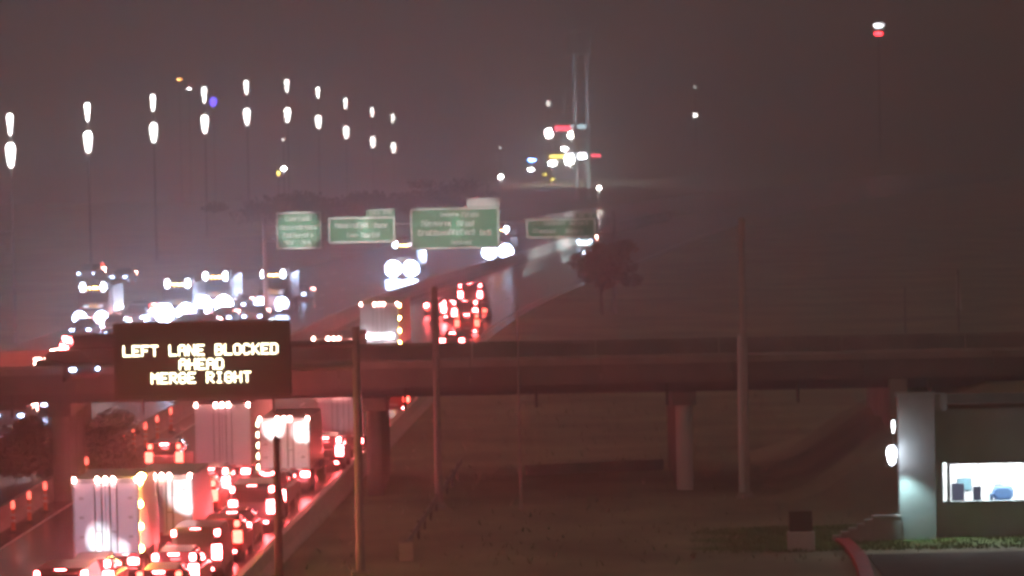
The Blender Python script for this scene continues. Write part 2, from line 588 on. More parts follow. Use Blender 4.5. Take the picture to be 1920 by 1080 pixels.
# ------------------------------------------------------------------ green guide signs on a gantry
GY = F / 23.3
gantry = empty('sign_gantry', (0, GY, 0), 0, 'steel overhead gantry spanning the highway behind the green signs', 'gantry')
gl, gr = atd(494, 430, GY).x, atd(1150, 420, GY).x
zb = atd(800, 432, GY).z
for x in (gl, gr):
    MB().tube((x, 0.9, 0), (x, 0.9, zb + 1.2), 0.2, 0.16, 10).build('post', M['steel'], gantry, True)
for dz in (-0.6, 0.6):
    MB().tube((gl, 0.9, zb + dz), (gr, 0.9, zb + dz), 0.09, None, 8).build('chord', M['steel'], gantry, True)
n = 16
for i in range(n):
    xa, xb = gl + (gr - gl) * i / n, gl + (gr - gl) * (i + 1) / n
    s_ = 1 if i % 2 else -1
    MB().tube((xa, 0.9, zb - 0.6 * s_), (xb, 0.9, zb + 0.6 * s_), 0.05, None, 6).build('brace', M['steel'], gantry)


def word(x0, x1, zc, h, parent, seed, m):
    """a row of small pale letter shapes, upright strokes with bowls, as one word"""
    q = random.Random(seed)
    b = MB()
    x = x0
    lw = h * 0.17
    while x < x1 - h * 0.3:
        w = h * q.choice((0.42, 0.5, 0.55))
        tall = q.random() < 0.3 or x == x0
        t = zc + (h * 0.5 if tall else h * 0.25)
        b.box(x, x + lw, -0.02, 0, zc - h * 0.5, t)
        b.box(x + lw, x + w, -0.02, 0, t - lw, t)
        if q.random() < 0.6: b.box(x + lw, x + w, -0.02, 0, zc - h * 0.5, zc - h * 0.5 + lw)
        if q.random() < 0.7: b.box(x + w - lw * .2, x + w + lw * .8, -0.02, 0, zc - h * 0.45, t - lw * 1.02)
        x += w + h * 0.22
    b.build('word', m, parent)


def guide_sign(x0, y0, x1, y1, lines, label, tab=None):
    a, c = atd(x0, y0, GY), atd(x1, y1, GY)
    mx, mz = (a.x + c.x) / 2, (a.z + c.z) / 2
    w, h = (c.x - a.x) / 2, (a.z - c.z) / 2
    root = empty('guide_sign', (mx, GY, mz), 0, label, 'road sign', 'green signs on the gantry')
    MB().box(-w, w, 0.0, 0.06, -h, h).build('panel', M['signgreen'], root)
    t, g = 0.13, 0.06
    f = MB()
    f.box(-w + g, w - g, -0.012, -0.002, h - g - t, h - g).box(-w + g, w - g, -0.012, -0.002, -h + g, -h + g + t)
    f.box(-w + g, -w + g + t, -0.012, -0.002, -h + g + t + .002, h - g - t - .002).box(w - g - t, w - g, -0.012, -0.002, -h + g + t + .002, h - g - t - .002)
    f.build('border', M['signwhite'], root)
    for i, (wy, wh, spans) in enumerate(lines):
        zc = atd(x0, wy, GY).z - mz
        for j, (u, v) in enumerate(spans):
            word(atd(u, wy, GY).x - mx, atd(v, wy, GY).x - mx, atd((u + v) / 2, wy, GY).z - mz, wh / 23.3, root, i * 7 + j + int(x0), M['signwhite'])
    if tab:
        a, c = atd(tab[0], tab[1], GY), atd(tab[2], tab[3], GY)
        x_0, x_1, z0, z1 = a.x - mx, c.x - mx, c.z - mz, a.z - mz
        p = MB().box(x_0, x_1, 0.0, 0.06, max(h + 0.01, z0), z1).build('exit_tab', M[tab[4]], root)
        MB().box(x_0 + .05, x_1 - .05, -0.01, -0.002, z1 - .12, z1 - .04).build('border', M['signwhite'], p)
        word(x_0 + 0.25, (x_0 + x_1) / 2 - .05, (max(h, z0) + z1) / 2, 0.32, p, 3, M['signwhite'])
        word((x_0 + x_1) / 2 + .2, x_1 - 0.2, (max(h, z0) + z1) / 2, 0.32, p, 4, M['signwhite'])
    for xx in (-w * 0.6, w * 0.6):
        MB().box(xx - 0.05, xx + 0.05, 0.062, 0.8, -h * 0.9, h * 0.9).build('bracket', M['steel'], root)
    return root


guide_sign(516, 397, 605, 467, [(410, 8, [(536, 582)]), (426, 8, [(526, 594)]), (441, 8, [(532, 588)]), (454, 8, [(536, 553), (566, 584)])],
           'small square green sign with four text rows, leftmost on the gantry')
guide_sign(614, 407, 742, 455, [(422, 10, [(628, 692), (702, 732)]), (441, 9, [(650, 672), (678, 712)])],
           'wide low green sign with a pale tab, between square and largest signs', (686, 392, 741, 406, 'signgreen'))
guide_sign(768, 390, 938, 466, [(402, 8, [(826, 858), (866, 900)]), (419, 10, [(790, 848), (858, 894)]), (436, 10, [(784, 890), (900, 922)]), (454, 8, [(846, 884)])],
           'largest green sign with four text rows behind the bright truck lamps', (875, 371, 938, 388, 'signwhite'))
guide_sign(985, 410, 1118, 446, [(418, 7, [(1020, 1060), (1068, 1100)]), (433, 8, [(1000, 1046), (1060, 1092)])],
           'dim green sign half lost in trees at the right end of the gantry', (1080, 398, 1118, 409, 'signgreen'))

# ------------------------------------------------------------------ lamp posts (row curving away on the left)
LP = [(20, 290, 17, 233, 360), (165, 265, 162, 210, 441), (288, 248, 286, 193, 522), (384, 232, 383, 178, 603), (463, 218, 462, 164, 684),
      (539, 215, 538, 161, 765), (597, 228, 595, 174, 846), (649, 248, 648, 194, 927), (699, 266, 698, 211, 1008), (738, 277, 738, 222, 1089)]
ordn = ['first', 'second', 'third', 'fourth', 'fifth', 'sixth', 'seventh', 'eighth', 'ninth', 'last']
big = MB().lathe([(0.10, -0.95), (0.20, -0.8), (0.34, 0.2), (0.36, 0.5), (0.27, 0.78), (0.1, 0.88)], n=12).mesh('lamp_globe', M['lamp'], True)
small = MB().lathe([(0.06, -0.8), (0.12, -0.6), (0.2, 0.2), (0.24, 0.55), (0.16, 0.75), (0.06, 0.8)], n=12).mesh('upper_lamp', M['lamp'], True)  # lens ghosts of the lamps below, added as solid glowing bodies
for i, (x, y, x2, y2, d) in enumerate(LP):
    p = atd(x, y, d)
    q = atd(x2, y2, d)
    gz = ground_z(p.x, d)
    root = empty('lamp_post', (p.x, d, gz), 0,
                 'tall lamp post with two stacked glowing lamps, %s from the left in the curving row' % ordn[i] if i < 9 else 'tall lamp post with two stacked glowing lamps at the right end of the curving row',
                 'street lamp', 'lamp posts in a curving row')
    zl, zu = p.z - gz, q.z - gz
    MB().tube((0, 0.35, 0), (0, 0.35, zu), 0.13, 0.07, 8).build('pole', M['steel'], root, True)
    MB().box(-0.05, 0.05, -0.02, 0.34, zl + 0.9, zl + 0.98).build('bracket', M['steel'], root)
    k = 1.0 + max(0, (d - 360)) / 1100.0
    for me, zz, nm in ((big, zl, 'lamp_globe'), (small, zu, 'upper_lamp')):
        o = bpy.data.objects.new(nm, me)
        col.objects.link(o); o.parent = root; o.location = (0, 0, zz); o.scale = (k, k, min(k, 1.25))


# ------------------------------------------------------------------ vehicles
def wheel(root, x, y, r, w=0.22):
    sgn = 1 if x > 0 else -1
    t = MB()
    t.loft([[(x + sgn * u, y + rr * math.cos(6.28318 * i / 14), r + rr * math.sin(6.28318 * i / 14)) for i in range(14)] for u, rr in ((-w, r * .92), (-w * .85, r), (-w * .15, r), (0, r * .92))])
    o = t.build('wheel', M['tyre'], root, True)
    h = MB().loft([[(x + sgn * u, y + rr * math.cos(6.28318 * i / 10), r + rr * math.sin(6.28318 * i / 10)) for i in range(10)] for u, rr in ((-.02, r * .6), (0.012, r * .55))])
    h.build('rim', M['chrome'], o)


def ring(y, hw_, z0, z1, t=0.12, top=None):
    """rounded cross-section of a body, HW half width, TOP half width at the top"""
    tw = hw_ if top is None else top
    return [(-hw_ + t, y, z0), (hw_ - t, y, z0), (hw_, y, z0 + t), (hw_, y, (z0 + z1) * .5), (tw, y, z1 - t * .6), (tw - t, y, z1), (-tw + t, y, z1), (-tw, y, z1 - t * .6), (-hw_, y, (z0 + z1) * .5), (-hw_, y, z0 + t)]


def make_car(kind, paint):
    """origin on the ground below the middle of the rear bumper, travelling towards +Y"""
    root = empty(kind)
    P = M[paint]
    TL = M['taildim'] if paint in ('redpaint', 'silver') else M['tail']
    if kind == 'sedan':
        L, W, H, belt = 4.75, 0.91, 1.46, 0.95
        body = [ring(0, .74, .36, .86), ring(.08, .84, .28, .95), ring(.5, .9, .24, 1.0), ring(1.3, W, .22, .98), ring(3.0, W, .22, .95), ring(4.2, .88, .24, .82), ring(4.62, .8, .28, .72), ring(L, .66, .36, .62)]
        cab = [(.62, .62, .98, 1.0, .60), (1.35, .76, .95, 1.40, .56), (2.2, .78, .95, H, .56), (2.7, .78, .95, 1.42, .54), (3.55, .72, .93, .97, .64)]
        tl_ = (.62, .78, .78, .92)
    elif kind == 'suv':
        L, W, H, belt = 4.8, 0.96, 1.76, 1.05
        body = [ring(0, .8, .4, 1.05), ring(.08, .9, .32, 1.12), ring(.5, .95, .3, 1.13), ring(3.2, W, .3, 1.1), ring(4.3, .93, .32, 1.02), ring(4.7, .86, .34, .9), ring(L, .74, .42, .8)]
        cab = [(.12, .74, 1.1, 1.14, .70), (.4, .8, 1.1, 1.68, .64), (1.6, .82, 1.1, H, .64), (2.7, .82, 1.1, 1.72, .62), (3.55, .78, 1.08, 1.12, .68)]
        tl_ = (.68, .86, .86, 1.2)
    elif kind == 'pickup_truck':
        L, W, H, belt = 5.6, 0.98, 1.86, 1.1
        body = [ring(0, .86, .55, 1.12, .06), ring(.06, .94, .45, 1.2, .06), ring(1.9, .96, .42, 1.2, .06), ring(4.0, W, .4, 1.16), ring(5.0, .96, .4, 1.12), ring(5.5, .9, .42, 1.0), ring(L, .8, .5, .9)]
        cab = [(1.85, .78, 1.15, 1.2, .74), (2.0, .82, 1.15, 1.8, .66), (2.8, .83, 1.15, H, .66), (3.4, .83, 1.15, 1.82, .64), (4.1, .8, 1.12, 1.18, .7)]
        tl_ = (.72, .9, .82, 1.14)
    else:   # van
        L, W, H, belt = 5.2, 0.98, 2.1, 1.15
        body = [ring(0, .9, .45, 1.98, .1, .82), ring(.08, .97, .34, 2.06, .1, .88), ring(2.0, W, .32, H, .1, .88), ring(3.4, W, .32, 2.04, .1, .86), ring(4.25, .96, .32, 1.25, .12), ring(5.0, .9, .36, 1.0), ring(L, .78, .44, .9)]
        cab = None
        tl_ = (.76, .93, .9, 1.3)
    MB().loft(body).build('body', P, root, True)
    if cab:
        MB().loft([ring(y, a, z0, z1, .08, t) for y, a, z0, z1, t in cab]).build('windows', M['glass'], root, True)
        c1, c2, c3 = cab[1], cab[2], cab[3]
        MB().loft([[(-t * .93, y, z1 - .02), (t * .93, y, z1 - .02), (t * .9, y, z1 + .025), (-t * .9, y, z1 + .025)] for y, a, z0, z1, t in (c1, c2, c3)]).build('roof', P, root, True)
        zw = cab[1][3]
    else:
        MB().box(-.7, .7, -.02, .03, 1.3, 1.82).build('rear_window', M['glass'], root)
        MB().hexa([(-.72, 3.5, 1.95), (.72, 3.5, 1.95), (.78, 4.22, 1.3), (-.78, 4.22, 1.3), (-.72, 3.54, 2.0), (.72, 3.54, 2.0), (.78, 4.28, 1.33), (-.78, 4.28, 1.33)]).build('windscreen', M['glass'], root)
        zw = 2.0
    x0, x1, z0, z1 = tl_
    for s in (-1, 1):
        a, b_ = sorted((s * (x0 - .12), s * (x1 + 0.06)))
        MB().bbox(a, b_, -0.05, 0.12, z0 - .08, z1 + .08, 0.03).build('tail_light', TL, root)
        a, b_ = sorted((s * (W - .42), s * (W - .14)))
        zz = 0.68 if kind == 'sedan' else 0.86
        MB().bbox(a, b_, L - 0.14, L + 0.02, zz - .07, zz + .07, 0.03).build('headlight', M['headlow'], root)
    if kind in ('suv', 'van'):
        for s in (-1, 1):
            a, b_ = sorted((s * (.6 if kind == 'suv' else .74), s * (.8 if kind == 'suv' else .92)))
            MB().bbox(a, b_, .08 if kind == 'suv' else -.02, .3, 1.42 if kind == 'suv' else 1.72, 1.66 if kind == 'suv' else 1.96, .03).build('upper_tail_light', TL if kind == 'suv' else M['tail'], root)  # added lamps at the height of the tail lights' lens ghosts
    if kind == 'pickup_truck':
        for u in (-.25, .25):
            MB().bbox(u - .07, u + .07, 1.9, 2.1, 1.78, 1.86, .02).build('cab_lamp', M['tail'], root)  # added cab lamps that thicken the field of red lights
    yb = .55 if kind == 'sedan' else (.05 if kind in ('suv', 'van') else 1.84)
    MB().box(-.2, .2, yb - .04, yb + .03, zw - .06, zw + .01).build('brake_light', M['tail'], root)
    for s in (-1, 1):
        MB().bbox(min(s * .5, s * .68), max(s * .5, s * .68), -.09, -.02, .4, .5, .02).build('rear_fog_lamp', M['taildim'] if kind == 'sedan' else M['tail'], root)  # added low red lamps for a denser field of lights
    MB().box(-.26, .26, -0.03, 0.04, .58, .72).build('licence_plate', M['plate'], root)
    MB().bbox(-W * .93, W * .93, -0.06, 0.16, .34, .52, .04).build('bumper', M['black'] if kind != 'sedan' else P, root)
    r = .33 if kind == 'sedan' else .38
    for x in (-W + .02, W - .02):
        for y in (1.0, L - .95):
            wheel(root, x, y, r)
    return root


PROTO = {}


def car(kind, paint, loc, rz, label, group, beam=0.0, tgt=(0, 25, 0.2), beam_size=50):
    k = (kind, paint)
    if k not in PROTO:
        PROTO[k] = make_car(kind, paint)
        learn(PROTO[k])
        o = PROTO[k]
    else:
        o = copy_tree(PROTO[k])
    o.location = loc
    o.rotation_euler = (0, 0, rz)
    tag(o, label, {'pickup_truck': 'pickup truck', 'suv': 'SUV'}.get(kind, 'car' if kind == 'sedan' else kind), group)
    if beam:
        for s in (-.6, .6):
            spot(o, (s, {'sedan': 4.82, 'suv': 4.9, 'pickup_truck': 5.7}.get(kind, 5.3), .75), (s + tgt[0], tgt[1], tgt[2]), beam, beam_size)
    return o


def make_truck(W=2.55, H=4.1, L=6.0, paint='doorpaint', side='whitepaint', tractor=True, bright=1, name='box_truck', sidelamps=0, low=1.15, markers=True, bar=False):
    """origin on the ground under the rear doors, +Y forward"""
    root = empty(name)
    w = W / 2
    MB().bbox(-w, w, 0.06, L, low, H, .05).build('cargo_box', M[side], root)
    for s in (-1, 1):
        a, b_ = sorted((s * .012, s * (w - .07)))
        d = MB().bbox(a, b_, 0.0, .05, low + .12, H - .16, .02).build('rear_door', M[paint], root)
        for u in (.16, .42):
            MB().tube((s * u, -.03, low + .16), (s * u, -.03, H - .2), .025, None, 6).build('lock_rod', M['darksteel'], d)
        MB().box(min(s * .16, s * .42), max(s * .16, s * .42), -.07, -.04, low + .9, low + .96).build('handle', M['steel'], d)
        MB().box(min(s * (w - .06), s * w), max(s * (w - .06), s * w), -.02, .055, low, H).build('corner_post', M['steel'], root)
    MB().box(-w + .062, w - .062, -.02, .055, H - .15, H - .002).build('header', M['steel'], root)
    MB().box(-w + .062, w - .062, -.03, .055, low, low + .115).build('sill', M['steel'], root)
    MB().bbox(-w + .1, w - .1, -.06, .06, .52, .68, .03).build('bumper', M['steel'], root)
    for s in (-.8, .8):
        MB().box(s * w - .05, s * w + .05, -.04, .03, .682, low - .002).build('bumper_strut', M['steel'], root)
        MB().bbox(s * w - .2, s * w + .2, -.1, .0, low - .32, low - .08, .03).build('tail_light', M['tail'], root)
        for zz in (.25, .5, .75):
            hz_ = low + (H - low) * zz
            MB().box(min(s * (w - .2), s * (w + .01)), max(s * (w - .2), s * (w + .01)), -.035, -.002, hz_ - .05, hz_ + .05).build('hinge', M['steel'], root)
    for k in range(8):
        u0 = -w + .1 + k * (2 * w - .2) / 8
        MB().box(u0, u0 + (2 * w - .2) / 8 - .01, -.045, -.031, low + .01, low + .1).build('reflective_tape', M['redpaint' if k % 2 else 'signwhite'], root)
    MB().box(-.17, .17, -.09, -.062, .54, .66).build('licence_plate', M['plate'], root)
    if markers:
        for u in (-.3, 0, .3):
            MB().ell((u, -.06, H - .02), .085, .06, .12, 8, 4).build('marker_light', M['marker'], root)
        for u in (-w + .07, w - .07):
            MB().ell((u, -.06, H - .02), .075, .06, .11, 8, 4).build('marker_light', M['marker'], root)
    for k in range(sidelamps):
        MB().ell((w + .03, .25, low + .25 + k * (H - low - .4) / max(1, sidelamps - 1)), .09, .12, .12, 8, 4).build('side_marker', M['amber'], root)
    for s in (-1, 1):
        for y in (1.3, 2.6):
            wheel(root, s * (w - .04), y, .5, .55)
        MB().box(s * (w - .32) - .28, s * (w - .32) + .28, .55, .57, .3, 1.0).build('mud_flap', M['black'], root)
    MB().box(-.5, .5, .3, L + 1.0, .85, low - .005).build('chassis', M['black'], root)
    c0 = L + .35
    cw = w - .12
    MB().loft([ring(c0, cw, .6, min(H - .3, 2.9), .1), ring(c0 + 1.2, cw, .55, min(H - .25, 3.0), .1), ring(c0 + 1.7, cw, .5, 2.2, .12), ring(c0 + 2.4, cw - .08, .5, 1.7, .12)]).build('cab', M['bluepaint' if bright == 2 else 'whitepaint'], root, True)
    for s in (-1, 1):
        wheel(root, s * (w - .04), c0 + 1.5, .5, .35)
    if bar:
        MB().box(-w + .15, w - .15, -.13, -.065, .70, .8).build('step_bar', M['whitepaint'], root)
    return root


SBG = 'southbound vehicles braking in the red-lit jam'


def heading(y):
    return lane_pos(y, 5)[1]


def put(o, px, gy, label, cat, group, beam=0.0, bt=None, dx=0.0):
    p = at(px, gy, 0)
    o.location = p + Vector((dx, 0, 0))
    o.rotation_euler = (0, 0, heading(p.y))
    tag(o, label, cat, group)
    return o


TRG = 'box trucks and trailers in the southbound jam'
t1 = put(make_truck(2.54, 4.1, 5.0, 'doorpaint', sidelamps=4), 202, 1099, 'pale blue-white box truck with five marker lamps along its top, nearest the camera', 'truck', TRG)
MB().ell((1.35, .35, 4.15), .16, .16, .14, 8, 4).build('side_marker', M['amber'], t1)
t3 = put(make_truck(2.4, 3.55, 6.0, 'whitepaint', markers=True), 307, 1058, 'box truck with overexposed white rear doors, tucked beside the nearest truck', 'truck', TRG)
t2 = put(make_truck(2.6, 4.1, 11.0, 'doordark', 'doordark', name='semi_trailer_truck'), 420, 922, 'dim purple-grey semi trailer with three marker lamps under the message sign', 'truck', TRG)
tb = put(make_truck(2.36, 3.56, 6.5, 'whitepaint'), 535, 928, 'pale box truck with two bright headlight patches on its rear doors', 'truck', TRG)
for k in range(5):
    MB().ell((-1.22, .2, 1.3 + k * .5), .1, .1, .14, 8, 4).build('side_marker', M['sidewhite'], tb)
tv = put(make_truck(2.3, 3.3, 5.5, 'doordark', 'whitepaint', markers=True), 640, 862, 'white box truck under the overpass beside the bridge pier', 'truck', TRG)
tf = put(make_truck(2.6, 4.1, 11.0, 'doordark', 'whitepaint', name='semi_trailer_truck', sidelamps=4, bar=True), 713, 683, 'grey semi trailer with amber side lamps rising behind the overpass parapet', 'truck', TRG)
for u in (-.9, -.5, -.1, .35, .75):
    MB().ell((u, -.1, 1.9), .2, .05, .14, 10, 4).build('low_lamp', M['white'], tf)  # glowing shapes stand for headlight reflection on the trailer rear
tp = put(make_truck(2.5, 4.1, 9.0, 'doordark', 'doordark', name='semi_trailer_truck'), 628, 765, 'dark semi trailer showing only its top marker lamps over the parapet', 'truck', TRG)

# cars of the jam: lane, depth of the rear bumper, kind, paint, label
JAM = [
    (2, 168.9, 'van', 'greypaint', 'grey van at the bottom edge, two vehicles behind the nearest box truck'),
    (2, 175.3, 'suv', 'greypaint', 'grey SUV directly behind the bumper of the nearest box truck'),
    (3, 165.0, 'sedan', 'greypaint', 'grey sedan cut by the bottom edge beside the barrier'),
    (3, 171.0, 'suv', 'redpaint', 'red SUV low in the right lane beside the nearest box truck'),
    (3, 177.4, 'suv', 'blackpaint', 'black SUV in the right lane level with the nearest truck doors'),
    (3, 183.8, 'van', 'blackpaint', 'black van in the right lane near the dark roadside post'),
    (3, 190.6, 'suv', 'redpaint', 'red SUV in the right lane ahead of the black van'),
    (3, 196.9, 'sedan', 'blackpaint', 'black sedan in the right lane, third behind the pale box truck'),
    (3, 203.2, 'van', 'greypaint', 'grey van in the right lane, second behind the pale box truck'),
    (3, 210.0, 'pickup_truck', 'greypaint', 'grey pickup in the right lane directly behind the pale box truck'),
    (2, 203.3, 'van', 'blackpaint', 'black van just ahead of the overexposed white box truck'),
    (2, 210.0, 'suv', 'redpaint', 'red SUV second behind the purple-grey semi trailer'),
    (2, 216.6, 'suv', 'blackpaint', 'black SUV directly behind the purple-grey semi trailer'),
    (3, 216.2, 'sedan', 'greypaint', 'grey sedan tucked against the bumper of the pale box truck'),
    (2, 240.0, 'suv', 'greypaint', 'grey SUV under the overpass left of the white box truck'),
    (3, 252.6, 'van', 'blackpaint', 'black van under the overpass ahead of the white box truck'),
    (1, 232.0, 'suv', 'silver', 'silver SUV alone in the left lane beside the purple-grey trailer'),
    (0.95, 234.5, 'suv', 'blackpaint', 'black SUV under the overpass close behind the white box truck'),
    (3, 259.0, 'suv', 'blackpaint', 'black SUV leaving the far side of the overpass in the right lane'),
    (2, 250.0, 'sedan', 'greypaint', 'grey sedan in the middle lane in the dark under the overpass'),
]
for ln, d, kind, paint, lab in JAM:
    p, a = lane_pos(d, LANES.get(ln, ln) + rnd.uniform(-.25, .25))
    car(kind, paint, p, a, lab, SBG)
p = at(738, 780); car('suv', 'redpaint', Vector((p.x, p.y, 0)), heading(p.y), 'red SUV with one glowing tail lamp seen right of the bridge pier', SBG)
FAR = [(872, 612, 'van', 'greypaint', 'tall grey van in the thick of the far tail lights'), (850, 604, 'suv', 'blackpaint', 'black SUV behind the tall grey van in the far jam'),
    (876, 632, 'suv', 'redpaint', 'red SUV just past the overpass among the far tail lights'), (848, 662, 'sedan', 'blackpaint', 'black car at the overpass parapet below the far tail lights'),
       (893, 603, 'sedan', 'silver', 'silver sedan farther on, rightmost of the far tail lights'), (882, 577, 'van', 'greypaint', 'grey van far up the southbound lanes'),
       (815, 592, 'sedan', 'whitepaint', 'white car alone in the left lane of the far jam')]
for x, y, kind, paint, lab in FAR:
    p = at(x, y)
    car(kind, paint, p, heading(p.y), lab, SBG)


# added free spots in place of headlights, on the far trailer and green signs
def beam(px, gy, zsrc, tpx, tpy, tgt_d, energy, size=22, color=(1, .97, .93), parent=None, blend=.7):
    s = at(px, gy, 0); s.z = zsrc
    t = atd(tpx, tpy, tgt_d)
    l = bpy.data.lights.new('headlight_beam', 'SPOT')
    l.energy = energy * .2; l.spot_size = R(size); l.spot_blend = blend; l.color = color; l.shadow_soft_size = .06
    o = bpy.data.objects.new('headlight_beam', l)
    col.objects.link(o)
    o.location = s
    o.rotation_euler = (t - s).to_track_quat('-Z', 'Y').to_euler()


# ------------------------------------------------------------------ northbound traffic (faces the camera)
NBG = 'oncoming northbound vehicles with headlights on'


def make_semi(name='oncoming_truck', roofs=2, hl='head'):
    """origin on the ground under the front bumper; faces -Y"""
    root = empty(name)
    MB().loft([ring(0, 1.0, .45, 1.65, .1), ring(.5, 1.1, .4, 1.9, .12), ring(1.6, 1.15, .4, 2.1, .12), ring(1.75, 1.2, .4, 2.95, .14), ring(3.6, 1.22, .4, 3.25, .14)]).build('cab', M['blackpaint'], root, True)
    MB().loft([[(-1.1, 1.85, 3.1), (1.1, 1.85, 3.1), (1.0, 2.0, 3.3), (-1.0, 2.0, 3.3)], [(-1.15, 3.5, 3.15), (1.15, 3.5, 3.15), (1.1, 3.5, 3.9), (-1.1, 3.5, 3.9)]]).build('wind_deflector', M['greypaint'], root)
    MB().hexa([(-1.0, 1.56, 2.05), (1.0, 1.56, 2.05), (1.0, 1.7, 2.05), (-1.0, 1.7, 2.05), (-.95, 1.68, 2.8), (.95, 1.68, 2.8), (.95, 1.8, 2.8), (-.95, 1.8, 2.8)]).build('windscreen', M['glass'], root)
    MB().box(-.5, .5, -.04, .05, .75, 1.5).build('grille', M['chrome'], root)
    MB().bbox(-1.15, 1.15, -.12, .2, .35, .62, .05).build('bumper', M['chrome'], root)
    MB().bbox(-1.2, 1.2, 4.2, 10.5, 1.1, 3.3, .05).build('trailer', M['blackpaint'], root)
    for s in (-1, 1):
        MB().lathe([(.05, -.02), (.17, .0), (.17, .14), (.06, .16)], n=12)
        MB().ell((s * .86, -.06, .95 if hl == 'head' else 1.02), .56 if hl == 'head' else .74, .1, .52 if hl == 'head' else .76, 14, 8).build('headlight', M[hl], root)  # lens drawn oversized so its shape includes the headlight glare
        MB().ell((s * .62, -.15, .46), .22, .06, .1, 10, 5).build('fog_lamp', M[hl], root)  # added bumper lamp that enlarges the headlight glare
        if roofs:
            MB().ell((s * .82, 1.72, 3.3), .22, .1, .36, 10, 5).build('roof_lamp', M['roof'], root)  # added lamps standing for lens ghosts of the headlights below
        for y in (1.0, 3.2, 6.0, 9.6):
            wheel(root, s * 1.2, y, .5, .35)
    for u in (-.3, 0, .3):
        MB().ell((u, 1.8, 3.22), .06, .06, .05, 8, 4).build('marker_light', M['amber'], root)
    return root


SEMI = make_semi(); learn(SEMI)
BRIGHT = make_semi(hl='headbright'); learn(BRIGHT)
first = {'semi': True, 'bright': True}
NB = [  # px,py of the middle between the headlights; some sedans added to merge glare
    (170, 597, 'semi', 'leftmost oncoming truck with two headlights above the overpass parapet'),
    (250, 594, 'suv', 'oncoming SUV between the leftmost truck and the wide glare'),
    (329, 590, 'bright', 'oncoming truck with merged headlights left of the brightest glare'),
    (400, 574, 'bright', 'oncoming truck with the brightest glare of all'),
    (442, 566, 'sedan', 'oncoming sedan just right of the brightest glare'),
    (509, 570, 'semi', 'oncoming truck with well-spaced headlights left of the far tail lights'),
    (556, 547, 'sedan', 'lone oncoming sedan right of the well-spaced headlights'),
    (754, 506, 'bright', 'oncoming truck with blue-white lamps below the second green sign'),
    (933, 474, 'bright', 'far oncoming truck with starry lamps in front of the largest green sign'),
    (255, 578, 'sedan', 'oncoming sedan close behind the SUV on the left'),
    (414, 590, 'sedan', 'oncoming sedan low in front of the brightest glare'),
    (362, 575, 'suv', 'oncoming SUV between the merged headlights and the brightest glare'),
    (150, 613, 'sedan', 'oncoming sedan low in front of the leftmost oncoming truck'),
    (207, 606, 'sedan', 'oncoming sedan between the leftmost truck and the SUV'),
    (345, 603, 'sedan', 'oncoming sedan low in front of the merged headlights'),
    (380, 604, 'sedan', 'oncoming sedan lowest, just above the message sign'),
    (472, 588, 'sedan', 'oncoming sedan above the right end of the message sign'),
    (385, 560, 'suv', 'oncoming SUV partly lost in the brightest glare'),
    (16, 778, 'suv', 'oncoming SUV lighting the left underpass behind dark trees'),
    (62, 752, 'sedan', 'oncoming sedan behind the SUV in the left underpass'),
    (160, 512, 'suv', 'distant oncoming SUV with dim lamps far up on the left'),
    (1096, 451, 'suv', 'farthest oncoming SUV lighting the curved median barrier'),
    (222, 515, 'sedan', 'distant oncoming sedan with faint bluish lamps'),
]
for x, y, kind, lab in NB:
    p = at(x, y, .9)
    hd = heading(min(p.y, 780))
    if kind in ('semi', 'bright'):
        P_ = SEMI if kind == 'semi' else BRIGHT
        o = P_ if first[kind] else copy_tree(P_)
        first[kind] = False
        o.location = (p.x, p.y, 0)
        o.rotation_euler = (0, 0, hd * .7)
        tag(o, lab, 'truck', NBG)
    else:
        k = ('on', kind)
        if k not in PROTO:
            c = make_car(kind, 'silver' if kind == 'suv' else 'greypaint')
            for ch in list(col.objects):
                if ch.parent == c and ch.name.startswith('headlight'):
                    ch.data = ch.data.copy(); ch.data.materials[0] = M['head']
                if ch.parent == c and (ch.name.startswith('tail_light') or ch.name.startswith('brake_light')):
                    ch.data.materials[0] = M['marker']
            learn(c); PROTO[k] = c; o = c
        else:
            o = copy_tree(PROTO[k])
        a = hd + math.pi
        f_ = Vector((-math.sin(a), math.cos(a), 0))
        L = 4.75 if kind == 'sedan' else 4.8
        o.location = Vector((p.x, p.y, 0)) - f_ * L
        o.rotation_euler = (0, 0, a)
        tag(o, lab, 'car' if kind == 'sedan' else 'SUV', NBG)

for x, y, kind, lab in NB:
    if y > 700: continue
    p = at(x, y, .9)
    l = bpy.data.lights.new('headlight_beam', 'SPOT')
    l.energy = NBEAM * (8.0 if p.y < 300 else 1.0 if kind in ('semi', 'bright') else .5); l.spot_size = R(26); l.spot_blend = 1.0; l.color = (.62, .8, 1); l.shadow_soft_size = .25
    o = bpy.data.objects.new('headlight_beam', l); col.objects.link(o)  # added spot per oncoming vehicle, for glow round its headlights
    d_ = lane_pos(min(p.y, 780), 20)[0] - lane_pos(min(p.y, 780) - 30, 20)[0]
    d_ = Vector((-d_.x, -d_.y, .4)).normalized()
    o.location = Vector((p.x, p.y, 1.0)) + d_ * .45
    o.rotation_euler = d_.to_track_quat('-Z', 'Y').to_euler()

# cars crossing the bridge
for x, y, kind, paint, lab, rz in ((176, 652, 'sedan', 'silver', 'silver car with white lamps crossing the left half of the overpass', R(205)), (40, 655, 'suv', 'blackpaint', 'dark SUV with a red tail lamp at the left end of the overpass', R(-78))):
    p = at(x, y, 6.2)
    p.y = BY + 4.0 if rz > 0 else BY + 9.5
    q = p.copy()
    k = ('on', kind) if rz > 0 else (kind, paint)
    o = copy_tree(PROTO[k])
    o.location = (atd(x, y, p.y).x + (-2 if rz > 0 else 2), p.y, 5.475)
    o.rotation_euler = (0, 0, rz)
    tag(o, lab, 'car' if kind == 'sedan' else 'SUV', 'vehicles on the overpass')


